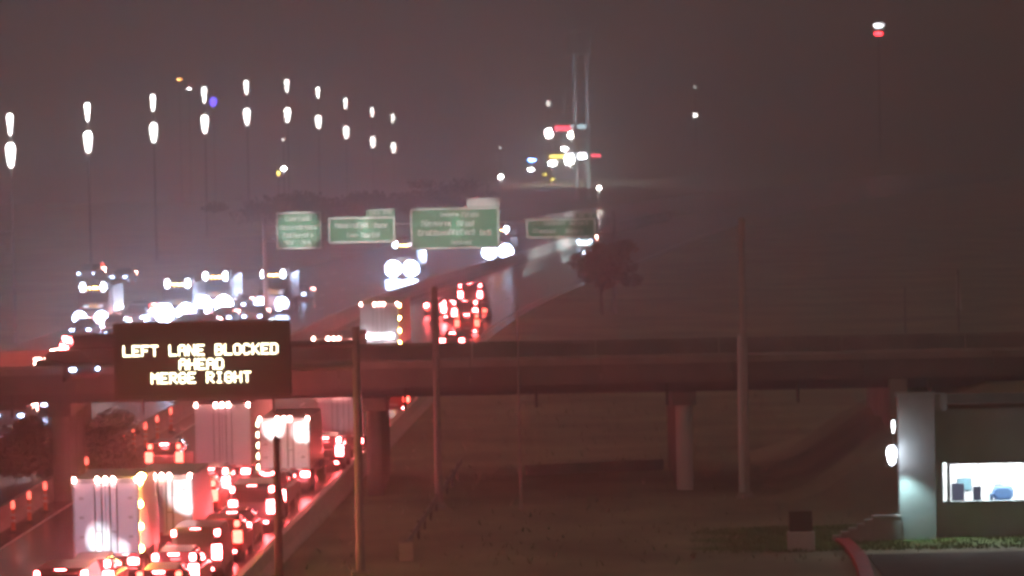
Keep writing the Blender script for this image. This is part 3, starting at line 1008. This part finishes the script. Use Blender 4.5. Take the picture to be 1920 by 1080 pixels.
# ------------------------------------------------------------------ channelizer posts on the left shoulder
def make_drum():
    r = empty('channelizer_post')
    MB().lathe([(.28, 0), (.28, .06), (.12, .1), (.1, .14)], n=12).build('base', M['black'], r, True)
    MB().lathe([(.1, .14), (.08, 1.0), (.05, 1.06)], n=10).build('post', M['orange'], r, True)
    for z in (.5, .75):
        MB().lathe([(.1, z), (.098, z + .12)], n=10).build('reflective_band', M['signwhite'], r, True)
    MB().lathe([(.03, 1.06), (.09, 1.1), (.09, 1.36), (.04, 1.42)], n=10).build('beacon', M['redbeacon'], r, True)  # glowing head added to each post for its reflected tail light
    return r


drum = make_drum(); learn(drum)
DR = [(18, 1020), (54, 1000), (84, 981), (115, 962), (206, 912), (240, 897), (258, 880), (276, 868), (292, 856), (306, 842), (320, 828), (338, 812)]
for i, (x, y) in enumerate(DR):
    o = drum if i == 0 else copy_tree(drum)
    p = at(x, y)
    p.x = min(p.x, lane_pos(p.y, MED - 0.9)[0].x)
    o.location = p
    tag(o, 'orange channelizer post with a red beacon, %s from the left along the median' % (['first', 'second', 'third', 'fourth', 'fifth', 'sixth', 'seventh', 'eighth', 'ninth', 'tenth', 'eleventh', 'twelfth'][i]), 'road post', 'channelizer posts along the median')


# ------------------------------------------------------------------ plain poles
def pole(px, ytop, ybase, r, label, m='steel', d=None, arm=False, box=False, name='utility_pole'):
    p = at(px, ybase) if d is None else Vector((atd(px, ybase, d).x, d, 0))
    z = atd(px, ytop, p.y).z
    o = empty(name, p, 0, label, 'pole')
    MB().tube((0, 0, 0), (0, 0, z), r * 1.15, r * .8, 12).build('shaft', M[m], o, True)
    MB().lathe([(r * 2, 0), (r * 2, .12), (r * 1.3, .3)], n=12).build('base', M['concrete'], o)
    MB().lathe([(r * .9, z - .02), (r * .9, z + .1), (r * .3, z + .2)], n=10).build('cap', M[m], o)
    if arm:
        MB().tube((0, 0, z - .4), (1.2, 0, z - .1), r * .35, None, 6).build('arm', M[m], o)
    return o


pole(1399, 415, 932, .17, 'tall grey pole standing alone right of the bridge pier', 'pale')
w_ = pole(1391, 635, 935, .12, 'short pale post against the tall grey pole', 'whitepaint', name='sign_post')
pole(822, 545, 905, .16, 'slim dim pole rising in front of the overpass near the barrier', 'steel', d=213)
pole(977, 580, 955, .05, 'very thin faint pole right of the slim dim pole', 'steel', d=212)
pole(524, 828, 1100, .15, 'dark post at the barrier in front of the pale box truck', 'darksteel', name='roadside_post')
pole(1700, 545, 760, .05, 'faint thin pole above the building pillar', 'steel', d=240)
fp = pole(1800, 512, 760, .06, 'thin pole with a small pale pennant above the building roof', 'steel', d=250, name='pennant_pole')
zt = atd(1800, 515, 250).z
MB().hexa([(-.12, -.02, zt - 1.7), (.2, -.02, zt - 1.9), (.2, .02, zt - 1.9), (-.12, .02, zt - 1.7), (-.12, -.02, zt), (.02, -.02, zt), (.02, .02, zt), (-.12, .02, zt)]).build('pennant', M['signwhite'], fp)

# small roadside things
p = at(762, 1052); o = empty('marker_cabinet', p, 0, 'small pale cabinet on the verge right of the message sign post', 'cabinet')
MB().bbox(-.28, .28, -.2, .2, 0, .75, .03).build('body', M['pale'], o); MB().box(-.3, .3, -.22, .22, .752, .8).build('lid', M['steel'], o)

# roadside guardrail
a_, b__ = at(760, 1050), at(866, 885)
g = empty('guardrail', a_, 0, 'dim steel guardrail running up the verge right of the highway', 'guardrail')
dv = b__ - a_
ln = dv.length; dn = dv.normalized(); nn = Vector((-dn.y, dn.x, 0))
prof = [(-.03, .45), (.05, .52), (-.03, .60), (.05, .68), (-.03, .75), (-.06, .75), (.02, .68), (-.06, .60), (.02, .52), (-.06, .45)]
for i in range(10):
    s0, s1 = dn * (ln * i / 10), dn * (ln * (i + .99) / 10)
    MB().loft([[(s.x + nn.x * u, s.y + nn.y * u, z) for u, z in prof] for s in (s0, s1)]).build('rail', M['steel'], g)
    MB().box(s0.x - .06, s0.x + .06, s0.y + .1, s0.y + .2, 0, .78).build('post', M['darksteel'], g)

# low kerb wall beyond the bridge opening
p0, p1 = at(985, 892), at(1245, 880)
lw_ = empty('low_wall', p0, 0, 'low concrete wall under the overpass between the two piers', 'wall')
for i in range(6):
    q0, q1 = (p1 - p0) * (i / 6), (p1 - p0) * ((i + .985) / 6)
    MB().hexa([(q0.x, q0.y, 0), (q1.x, q1.y, 0), (q1.x, q1.y + .3, 0), (q0.x, q0.y + .3, 0), (q0.x, q0.y, .5), (q1.x, q1.y, .5), (q1.x, q1.y + .3, .5), (q0.x, q0.y + .3, .5)]).build('wall_block', M['concrete'], lw_)

# ------------------------------------------------------------------ building on the right
PY = 194.0
bld = empty('shop_building', (at(1757, 1018).x, PY + .9, 0), 0, 'grey stucco building with a brightly lit shop window at the right edge', 'building')
bx = bld.location.x
X = lambda px, py=900: atd(px, py, PY + .9).x - bx
Z = lambda py, px=1850: atd(px, py, PY + .9).z
zw0, zw1 = Z(939), Z(866)
xw0, xw1 = X(1780), X(2010)
xs0, xs1 = X(1767), X(1776.5)
top = Z(765)
XR = X(2150)
T = .25
DEP = 9.0
# front wall in pieces round the openings
wl_ = MB().box(0.0, XR, 0, T, 0, zw0).box(0.0, XR, 0, T, zw1, top)
wl_.box(0.0, xs0, 0, T, zw0, zw1).box(xs1, xw0, 0, T, zw0, zw1).box(xw1, XR, 0, T, zw0, zw1)
wl_.build('front_wall', M['wallgrey'], bld)
MB().box(0, T, T + .005, DEP, 0, top).build('side_wall', M['wallgrey'], bld)
MB().box(XR - T, XR, T + .005, DEP, 0, top).build('side_wall', M['wallgrey'], bld)
MB().box(0, XR, DEP + .005, DEP + T, 0, top).build('rear_wall', M['wallgrey'], bld)
MB().box(T + .01, XR - T - .01, T + .01, DEP, top - .6, top - .4).build('roof', M['wallgrey'], bld)
MB().box(-.08, XR, -.08, .3, top + .004, top + .16).build('parapet_coping', M['brownbrick'], bld)
win = MB().box(xw0 - .05, xw1, -.04, .06, zw1 - .06, zw1 + .02).box(xw0 - .05, xw0 + .03, -.04, .06, zw0, zw1 - .062).box(xw0 - .05, xw1, -.05, .06, zw0 - .06, zw0 - .002)
win = win.build('window_frame', M['black'], bld)
xm = xw0
i = 0
while xm < xw1:
    xe = min(xm + 1.18, xw1)
    MB().box(xm + .035, xe - .002, .09, .1, zw0 + .002, zw1 - .064).build('pane', M['pane'], win)
    if i: MB().box(xm - .022, xm + .022, .0, .07, zw1 - .2, zw1 - .064).build('mullion_clip', M['black'], win)
    xm = xe; i += 1
w2 = MB().box(xs0 - .03, xs0 + .02, -.04, .06, zw0 + .02, zw1).box(xs1 - .02, xs1 + .03, -.04, .06, zw0 + .02, zw1).build('window_frame', M['black'], bld)
MB().box(xs0 + .022, xs1 - .022, .09, .1, zw0 + .022, zw1 - .002).build('pane', M['pane'], w2)
# interior
room = MB().box(T + .01, XR - T - .01, 4.6, 4.7, .0, top - .61)
room.build('interior_wall', M['roomwhite'], bld)
MB().box(T + .01, XR - T - .01, T + .02, 4.59, 0.02, .08).build('interior_floor', M['roomwhite'], bld)
MB().box(T + .01, XR - T - .01, T + .02, 4.59, zw1 + .5, zw1 + .56).build('interior_ceiling', M['roomwhite'], bld)
MB().box(T + .015, T + .06, T + .02, 4.59, .09, zw1 + .49).build('interior_wall', M['roomwhite'], bld)
for k in range(4):
    for yy in (.9, 2.6):
        MB().box(.7 + k * 1.9, 2.0 + k * 1.9, yy, yy + 1.0, zw1 + .46, zw1 + .495).build('ceiling_light', M['ceiling'], bld)
# things in the room
def inroom(px, py, depth):
    return atd(px, py, PY + .9 + depth)
p = inroom(1808, 908, 4.5)
o = empty('wall_poster', (p.x, p.y, p.z), 0, 'teal framed poster on the white wall inside the lit window', 'poster')
MB().box(-.3, .3, 0, .05, -.26, .26).build('frame', M['chair'], o); MB().box(-.27, .27, -.012, -.002, -.23, .23).build('print', M['teal'], o)


def chair(px, label, depth, wdt=.24, ztop=2.0):
    p = inroom(px, 930, depth)
    o = empty('stool', (p.x, p.y, .085), 0, label, 'chair', 'dark high-backed stools in the shop window')
    MB().bbox(-wdt, wdt, -.2, .22, 1.05, 1.13, .02).build('seat', M['chair'], o)
    MB().bbox(-wdt, wdt, .16, .24, 1.2, ztop, .03).build('backrest', M['chair'], o)
    for a in (-wdt + .03, wdt - .03):
        for b in (-.17, .2):
            MB().tube((a, b, 0), (a * .9, b * .9, 1.05), .02, None, 6).build('leg', M['black'], o)
    for a in (-wdt + .05, wdt - .05):
        MB().box(a - .02, a + .02, .19, .21, 1.13, 1.21).build('back_post', M['black'], o)


chair(1797, 'broad dark stool below the teal poster in the lit window', 1.6, .27, 2.02)
chair(1833, 'narrow dark stool between the poster and the blue sofa booth', 1.4, .17, 1.9)
p = inroom(1881, 930, 1.8)
o = empty('booth_seat', (p.x, p.y, .085), 0, 'rounded blue booth seat inside the lit window', 'seat')
MB().bbox(-.44, .44, .0, .26, 1.28, 1.86, .14).build('backrest', M['bluefabric'], o, True); MB().bbox(-.56, -.445, -.4, .2, 1.0, 1.6, .05).build('armrest', M['bluefabric'], o); MB().bbox(-.45, .45, -.5, .1, .6, 1.3, .06).build('seat', M['bluefabric'], o); MB().box(-.42, .42, -.45, .1, 0, .6).build('base', M['chair'], o)
p = inroom(1873, 900, 4.5)
o = empty('wall_notice', (p.x, p.y, p.z), 0, 'small notice with two dark lines on the wall above the booth', 'notice')
MB().box(-.2, .2, 0, .03, -.16, .16).build('sheet', M['signwhite'], o); MB().box(-.14, .14, -.01, -.001, .05, .1).build('print_line', M['chair'], o); MB().box(-.1, .18, -.01, -.001, -.1, -.05).build('print_line', M['chair'], o)

# pillar with its lamp
pil = empty('entrance_pillar', (at(1725, 1018).x, PY, 0), 0, 'tall pale pillar lit by a wall lamp beside the shop window', 'pillar')
pw = .74
ptop = atd(1725, 737, PY).z
MB().bbox(-pw, pw, 0, .88, 0, ptop - .16, .03).build('shaft', M['pillar'], pil)
MB().box(-pw - .06, pw + .06, -.06, .89, ptop - .158, ptop).build('coping', M['pillar'], pil)
MB().box(pw + .005, pw + .5, .1, .85, ptop - .75, ptop - .05).build('shoulder_block', M['wallgrey'], pil)
lp = atd(1672, 852, PY - .55)
wlamp = empty('wall_lamp', lp, 0, 'glaring white lamp on a bracket at the left side of the pillar', 'lamp')
MB().lathe([(.05, -.42), (.14, -.3), (.2, 0), (.19, .2), (.1, .34)], n=14).build('globe', emit('wall_lamp_glow', (30, 33, 39)), wlamp, True)
zz = atd(1676, 800, PY - .55).z - lp.z
MB().lathe([(.03, -.25), (.07, 0), (.05, .25)], (.08, 0, zz), 10).build('upper_bulb', emit('wall_lamp_small_glow', (12, 12.4, 13)), wlamp, True)  # second, smaller glowing shape above the globe
MB().tube((.08, .05, zz - .35), (.08, .05, zz - .9), .025, None, 6).build('stem', M['darksteel'], wlamp)
MB().tube((.08, .05, .4), (.35, .7, .4), .03, None, 6).build('bracket', M['darksteel'], wlamp)
spot(wlamp, (.1, -.1, -.5), (1.0, .55, -2.2), 620, 62, .9, (.6, .95, 1.0), 'lamp_downlight', .15)

# stepped wall, cabinet, kerb and turf near the building
p = at(1690, 1016)
st = empty('stepped_wall', p, 0, 'pale stepped wall descending left from the pillar', 'wall')
sx = SB_ * 0 + F / p.y
step_px = [(1690, 1636, 966), (1636, 1622, 974), (1622, 1607, 982), (1607, 1592, 990), (1592, 1577, 997), (1577, 1562, 1004)]
for a, b, yt in step_px:
    x0, x1 = atd(b, yt, p.y).x - p.x, atd(a, yt, p.y).x - p.x
    z = atd((a + b) / 2, yt, p.y).z
    s_ = MB().box(x0 + .004, x1 - .004, 0, .4, 0, z - .09).build('step', M['concrete'], st)
    MB().box(x0 + .002, x1 - .002, -.03, .43, z - .088, z).build('cap', M['pale'], s_)
p = at(1503, 1034)
o = empty('utility_cabinet', p, 0, 'pale utility cabinet with a brown top section on the turf', 'cabinet')
MB().bbox(-.54, .54, 0, .6, 0, .78, .03).build('body', M['whitepaint'], o); MB().bbox(-.46, .46, .1, .55, .785, 1.62, .03).build('top_section', M['brownbrick'], o)
for u in (-.27, .27):
    MB().box(u - .25, u + .25, -.012, -.001, .08, .7).build('door', M['whitepaint'], o)
kp = [at(1560, 1014), at(1580, 1030), at(1596, 1050), at(1606, 1072), at(1612, 1100), at(1615, 1140)]
o = empty('red_kerb', kp[0], 0, 'curving red painted kerb below the stepped wall', 'kerb')
cp = catmull(kp, 3)
for i in range(len(cp) - 1):
    a, b = cp[i] - kp[0], cp[i + 1] - kp[0]
    b = a.lerp(b, .985)
    MB().hexa([(a.x, a.y, 0), (a.x + .6, a.y, 0), (b.x + .6, b.y, 0), (b.x, b.y, 0), (a.x + .03, a.y, .2), (a.x + .57, a.y, .2), (b.x + .57, b.y, .2), (b.x + .03, b.y, .2)]).build('kerb_stone', M['redkerb'], o)
tx0, tx1 = at(1190, 1000).x, at(2000, 1000).x
tag(grid_mesh([tx0 + (tx1 - tx0) * i / 30 for i in range(31)], [at(1500, 1037).y + i * .5 for i in range(23)], lambda x, y: .06 + .03 * math.sin(x * 2.1 + y * 1.3) - .35 * max(0, 1 - (x - tx0 + 1.5 * math.sin(y * 1.9)) / 4.0) * (1 if x < tx0 + 6 else 0) - .2 * max(0, 1 - (y - at(1500, 1037).y) / 1.2)).build('lawn', M['verge'], smooth=True), 'strip of green lawn in front of the stepped wall', kind='structure')
gb = MB()
for _ in range(9000):
    x = rnd.uniform(tx0 + 2 + 3 * rnd.random(), tx1); y = at(1500, 1037).y + rnd.uniform(0, 10.5)
    h = rnd.uniform(.08, .22); a = rnd.uniform(0, 6.28); dx, dy = math.cos(a) * .03, math.sin(a) * .03
    gb.add([(x - dx, y - dy, .03), (x + dx, y + dy, .03), (x + rnd.uniform(-.06, .06), y + rnd.uniform(-.06, .06), h)], [(0, 1, 2)])
tag(gb.build('grass', M['verge']), 'short green grass of the lawn by the stepped wall', kind='stuff')
tag(MB().box(at(1640, 1060).x, at(2050, 1060).x, 165, at(1700, 1040).y, .0, .05).build('forecourt', M['paving']), 'dark forecourt pavement in front of the building', kind='structure')

wb_ = MB()
for _ in range(1500):
    y = rnd.uniform(186, 300); x = rnd.uniform(lane_pos(y, -2.0)[0].x, 16)
    if BY - 1 < y < BY + DW and rnd.random() < .8: continue
    h = rnd.uniform(.08, .34); a = rnd.uniform(0, 6.28); k = rnd.uniform(.03, .08)
    dx, dy = math.cos(a) * k, math.sin(a) * k
    wb_.add([(x - dx, y - dy, -.02), (x + dx, y + dy, -.02), (x + rnd.uniform(-.2, .2), y + rnd.uniform(-.2, .2), h)], [(0, 1, 2)])
tag(wb_.build('weeds', M['grass']), 'rough tufts of weeds on the dark verge by the overpass', kind='stuff')

# ------------------------------------------------------------------ trees
CROWNS = {}


def crown_mesh(seed, m, w, h, n=900, size=.35):
    key = (seed, m, round(w, 1), round(h, 1))
    if key in CROWNS: return CROWNS[key]
    q = random.Random(seed)
    lobes = [(q.gauss(0, w * .26), q.gauss(0, w * .26), q.uniform(-.36, .38) * h, q.uniform(.14, .36)) for _ in range(19)]
    b = MB()
    for _ in range(n):
        lx, ly, lz, lr = q.choice(lobes)
        while True:
            v = Vector((q.uniform(-1, 1), q.uniform(-1, 1), q.uniform(-1, 1)))
            if .25 < v.length < 1: break
        c = Vector((lx + v.x * lr * w, ly + v.y * lr * w, lz + v.z * lr * h * .6))
        a = Vector((q.uniform(-1, 1), q.uniform(-1, 1), q.uniform(-1, 1))).normalized()
        e = a.orthogonal().normalized(); g = a.cross(e)
        s = size * q.uniform(.6, 1.4)
        b.add([c - e * s, c + g * s * .6, c + e * s, c - g * s * .6], [(0, 1, 2, 3)])
    CROWNS[key] = b.mesh('crown', M[m])
    return CROWNS[key]


def tree(x, y, h, w, m, seed, label, group='dark trees beyond the highway', bush=False):
    z = ground_z(x, y)
    o = empty('shrub' if bush else 'tree', (x, y, z), 0, label, 'shrub' if bush else 'tree', group)
    th = h * (.12 if bush else .42)
    c = bpy.data.objects.new('crown', crown_mesh(seed, m, w, h * (.85 if bush else .68), 2200, .13 if bush else .24))
    col.objects.link(c); c.parent = o; c.location = (0, 0, h * (.5 if bush else .64))
    q = random.Random(seed)
    t = MB().tube((0, 0, -.1), (q.uniform(-.2, .2), 0, th), h * .022, h * .015, 8)
    for _ in range(5):
        a = q.uniform(0, 6.28)
        t.tube((0, 0, th * q.uniform(.7, 1)), (math.cos(a) * w * .35, math.sin(a) * w * .35, h * q.uniform(.55, .85)), h * .011, h * .003, 5)
    t.build('trunk', M['bark'], o)


TREES = [
    # px, base py, height m, crown width, material, label
    (1130, 590, 6, 4.5, 'leaf2', 'orange-tinged autumn tree right of the dim green sign'),
    (545, 470, 7, 9, 'leaf3', 'olive tree behind the small square green sign'),
    (690, 450, 6, 10, 'leaf', 'dark tree behind the wide low green sign'),
    (830, 440, 7, 11, 'leaf3', 'olive tree behind the largest green sign'),
]
for i, (x, yb, h, w, m, lab) in enumerate(TREES):
    p = at(x, yb)
    tree(p.x, p.y, h, w, m, i % 5 + 1, lab, bush=(h < 4))
BUSH = [(28, 905, 2.6, 2.2, 'leaf', 'rounded dark bush leftmost in front of the lit underpass'), (62, 900, 3.2, 2.0, 'leaf3', 'second dark bush from the left before the lit underpass'),
        (112, 905, 3.0, 2.6, 'leaf', 'third dark bush from the left before the underpass'), (160, 900, 3.4, 2.4, 'leaf3', 'dark bush below the left end of the message sign'),
        (210, 900, 3.6, 2.6, 'leaf', 'dark bush left of the channelizer posts'),


]
for i, (x, yb, h, w, m, lab) in enumerate(BUSH):
    p = at(x, yb)
    tree(p.x, p.y, h, w, m, 20 + i % 4, lab, 'dark shrubs along the highway verge', True)


# ------------------------------------------------------------------ far lights and structures
def far_lamp(px, py, d, r, m, label, h=None, cat='street lamp', name='distant_lamp', up=None):
    p = atd(px, py, d)
    gz = ground_z(p.x, d)
    o = empty(name, (p.x, d, gz), 0, label, cat)
    z = p.z - gz
    MB().ell((0, 0, z), r[0], r[0], r[1], 10, 5).build('lamp_head', M[m], o, True)
    zz = z
    if up:
        zz = atd(px, up, d).z - gz
        MB().ell((0, 0, zz), r[0] * .5, r[0] * .5, r[1] * .6, 8, 4).build('upper_lamp', M['lamplow'], o, True)  # lens ghost of the lamp head, built as a glowing body
    MB().tube((0, .45, -.1), (0, .45, zz), .1, .07, 6).build('pole', M['steel'], o)
    MB().box(-.05, .05, 0, .45, z + r[1], z + r[1] + .1).build('arm', M['steel'], o)


far_lamp(1029, 250, 880, (.7, .85), 'lampfar', 'bright lamp post at the left of the far filling station', up=194)
far_lamp(1070, 253, 885, (.45, .65), 'lampfar', 'smaller lamp post at the middle of the far filling station')
far_lamp(1304, 216, 900, (.3, .3), 'lonelamp', 'lone small lamp high up right of the filling station', up=163)
far_lamp(1123, 352, 700, (.3, .2), 'lampfar', 'small low lamp below the right end of the filling station')
far_lamp(939, 331, 700, (.35, .22), 'lampfar', 'small lamp left of the filling station above the largest sign', up=277)
far_lamp(532, 316, 640, (.32, .25), 'lampfar', 'small lamp above the small square green sign', up=262)
far_lamp(522, 325, 646, (.2, .3), 'yellow', 'dim yellowish lamp beside the small lamp above the square sign')
far_lamp(354, 166, 900, (.28, .12), 'white', 'tiny white light high up among the lamp posts')
far_lamp(336, 149, 900, (.4, .1), 'amberfar', 'tiny amber light high up among the lamp posts')
far_lamp(400, 191, 900, (.7, .9), 'bluedim', 'dim blue light right of the fourth lamp post')
far_lamp(997, 300, 890, (.8, .3), 'blue', 'small blue light left of the filling station canopy')
far_lamp(995, 318, 870, (.6, .3), 'white', 'white light just under the small blue light')
far_lamp(1036, 306, 860, (.8, .45), 'white', 'round white light under the left part of the canopy')
far_lamp(1058, 279, 860, (.6, .35), 'white', 'round white light above the canopy')
far_lamp(1068, 300, 860, (.9, .8), 'lampfar', 'brightest white light under the filling station canopy')
far_lamp(1022, 327, 860, (.45, .12), 'yellow', 'thin yellow light below the canopy')
far_lamp(1036, 336, 860, (.4, .14), 'yellow', 'second thin yellow light lowest below the canopy')

D9 = 900.0
cl, cr_ = atd(1030, 292, D9), atd(1106, 294, D9)
cm = (cl + cr_) / 2
st_ = empty('filling_station_canopy', (cm.x, D9, 0), 0, 'far filling station canopy with a white and red glowing edge', 'canopy')
hw_ = (cr_.x - cl.x) / 2
zt = cm.z
MB().box(-hw_, hw_, .1, 8, zt - .5, zt + .35).build('roof', M['concrete'], st_)
MB().box(-hw_, -hw_ * .2, -.05, .08, zt - .3, zt + .3).build('red_fascia', M['yellow'], st_)
MB().box(-hw_ * .2 + .02, hw_, -.05, .08, zt - .55, zt + .45).build('white_fascia', M['whitesoft'], st_)
for xx in (-hw_ * .8, hw_ * .8):
    for yy in (1.5, 6.5):
        MB().box(xx - .25, xx + .25, yy - .25, yy + .25, 0, zt - .505).build('column', M['pale'], st_)
MB().box(hw_ + .3, hw_ + 2, 0, .2, zt - .2, zt + .25).build('red_end_panel', M['redsoft'], st_)
ul, ur = atd(1040, 241, D9 + 12), atd(1106, 237, D9 + 12)
us = empty('station_shop', ((ul.x + ur.x) / 2, D9 + 12, 0), 0, 'far shop front with a red and teal band above the canopy', 'building')  # lens ghost of the canopy edge, built as a glowing front
hw2 = (ur.x - ul.x) / 2; zu = (ul.z + ur.z) / 2
MB().box(-hw2, hw2, .1, 6, 0, zu - .6).build('wall', M['wallgrey'], us)
MB().box(-hw2, -.3, -.05, .3, zu - .55, zu + .35).build('red_band', M['redsoft'], us)
MB().box(-.28, hw2, -.05, .3, zu - .3, zu + .5).build('teal_band', M['tealsoft'], us)
# tall twin leg sign
hs = empty('high_rise_sign', (atd(1089, 290, 760).x, 760, 0), 0, 'very tall twin-legged sign with an unlit pale board at the top', 'sign')
x1_, x2_ = atd(1078, 200, 760).x - hs.location.x, atd(1101, 200, 760).x - hs.location.x
z1_, z2_ = atd(1086, 104, 760).z, atd(1086, 60, 760).z
for xx in (x1_, x2_):
    MB().tube((xx, 0, 0), (xx, 0, z1_ - .01), .34, .28, 10).build('leg', M['signwhite'], hs, True)
MB().box(x1_ - 1.2, x2_ + .9, -.5, .5, z1_, z2_).build('board', M['signwhite'], hs)
MB().box(x1_ - 1.1, x2_ + .6, -.56, -.502, z1_ + .4, z2_ - .4).build('board_face', M['concrete'], hs)
MB().box(x1_, x2_, -.15, .15, 9.0, 9.5).build('cross_beam', M['signwhite'], hs)
for xx in (x1_, x2_):
    spot(hs, (xx, -6.0, 6.0), (xx, 0, 20), 5000, 60, 1.0, (.8, .85, 1), 'uplight', .2)  # added spots that make the tall sign show up
# distant mast with white and red lamps at upper right
mp = atd(1647, 48, 1000)
ms = empty('beacon_mast', (mp.x, 1000, 0), 0, 'distant mast top with a white lamp over a red lamp, upper right', 'mast')
MB().tube((0, .5, 0), (0, .5, mp.z + .5), .3, .1, 8).build('mast', M['darksteel'], ms, True)
MB().ell((0, 0, mp.z), 1.1, .5, .55, 10, 5).build('white_lamp', M['beaconwhite'], ms, True)
MB().ell((0, 0, atd(1647, 63, 1000).z), 1.0, .5, .4, 10, 5).build('red_lamp', M['red'], ms, True)
# pale building at the left edge
lb = atd(-20, 540, 520)
o = empty('roadside_building', (lb.x, 520, 0), 0, 'dim pale building cut off by the left edge', 'building')
hx = atd(11, 490, 520).x - lb.x
zt_ = atd(0, 442, 520).z
MB().box(-6, hx, 0, 8, 0, zt_).build('wall', M['concrete'], o)
MB().box(-6.2, hx + .2, -.2, 8.2, zt_ + .003, zt_ + .35).build('roof', M['darksteel'], o)
MB().box(-1.0, 0.2, -.04, .02, 0.02, 2.3).build('door', M['darksteel'], o)

# ------------------------------------------------------------------ added spots for headlights and fill
def beam2(y, off, z, tpx, tpy, d, energy, size, color=(1, .97, .93)):
    q = lane_pos(y, off)[0]
    q.z = z
    beam_at(q, atd(tpx, tpy, d), energy, size, color)


def beam_at(s, t, energy, size, color):
    l = bpy.data.lights.new('headlight_beam', 'SPOT')
    l.energy = energy; l.spot_size = R(size); l.spot_blend = .8; l.color = color; l.shadow_soft_size = .06
    o = bpy.data.objects.new('headlight_beam', l); col.objects.link(o); o.location = s
    o.rotation_euler = (t - s).to_track_quat('-Z', 'Y').to_euler()


Y1, Y3, Y2, YB, YV = (o_.location.y for o_ in (t1, t3, t2, tb, tv))
beam2(Y1 - 2.4, 5.2, .75, 186, 1012, Y1, 900, 30, (.95, .97, 1))
beam2(Y1 - 2.4, 4.2, .75, 225, 1030, Y1, 420, 24, (.95, .97, 1))
beam2(Y1 - 15, 4.9, 3.2, 200, 960, Y1, 3600, 30, (.62, .80, 1))  # added wide wash on the nearest truck, from an unseen source
beam2(Y3 - 1.9, 2.5, .8, 345, 985, Y3, 1000, 62, (1, .98, 1))
beam2(Y3 - 1.9, 2.4, 1.6, 350, 925, Y3, 800, 50, (1, .96, 1))
beam2(Y2 - 14, 4.9, 2.8, 418, 800, Y2, 1500, 22, (.85, .85, 1))  # added soft wash on the trailer, set above car headlight height
beam2(YB - 6, 2.3, 1.0, 513, 803, YB, 7000, 12)
beam2(YB - 6, 1.2, 1.0, 568, 808, YB, 7000, 12)
beam2(YB - 9, 1.8, 2.2, 545, 860, YB, 1200, 22, (1, .8, .62))  # added warm wash on the doors, set above car headlight height
beam2(YV - 2.6, .95, .8, 642, 770, YV, 160, 46)
beam(720, 715, .9, 700, 610, tf.location.y, 12000, 24, (.75, .82, 1))
beam(720, 715, .9, 700, 632, tf.location.y, 50000, 14)
for spx, tx, ty, e, sz in ((640, 560, 432, 1.5, 5.0), (670, 655, 430, 1.1, 5.2), (680, 715, 425, 1.1, 5.2), (700, 815, 428, 1.0, 6.4), (705, 900, 422, 1.0, 6.4), (715, 1020, 425, .5, 6.0), (725, 1090, 422, .25, 6.0)):
    beam(spx, 660, .8, tx, ty, GY, e * 0.55e6, sz, (1, 1, .96), blend=.7)  # added narrow spots light the green signs in place of retroreflection
for yb_, yt_, e_ in ((440, 530, 5200), (470, 552, 8200)):
    q_ = lane_pos(yb_, 5.0)[0]
    t_ = lane_pos(yt_, MED)[0]
    beam_at(Vector((q_.x, q_.y, .9)), Vector((t_.x, t_.y, .75)), e_ * 700, 4.0, (.8, 1, 1))  # added strong spots brighten the median barrier, free of any vehicle

# ------------------------------------------------------------------ haze
hm = bpy.data.materials.new('night_haze')
hm.use_nodes = True
hn = hm.node_tree
hn.nodes.clear()
ho = hn.nodes.new('ShaderNodeOutputMaterial')
hv = hn.nodes.new('ShaderNodeVolumePrincipled')
hv.inputs['Color'].default_value = (0.95, 0.93, 0.92, 1)
hv.inputs['Density'].default_value = HAZE_DENSITY
hv.inputs['Anisotropy'].default_value = HAZE_G
hn.links.new(hv.outputs[0], ho.inputs['Volume'])
hz = MB().box(-1600, 1600, -80, 6100, -18, 70).build('haze', hm)
tag(hz, 'thin night haze over the whole highway', kind='stuff')
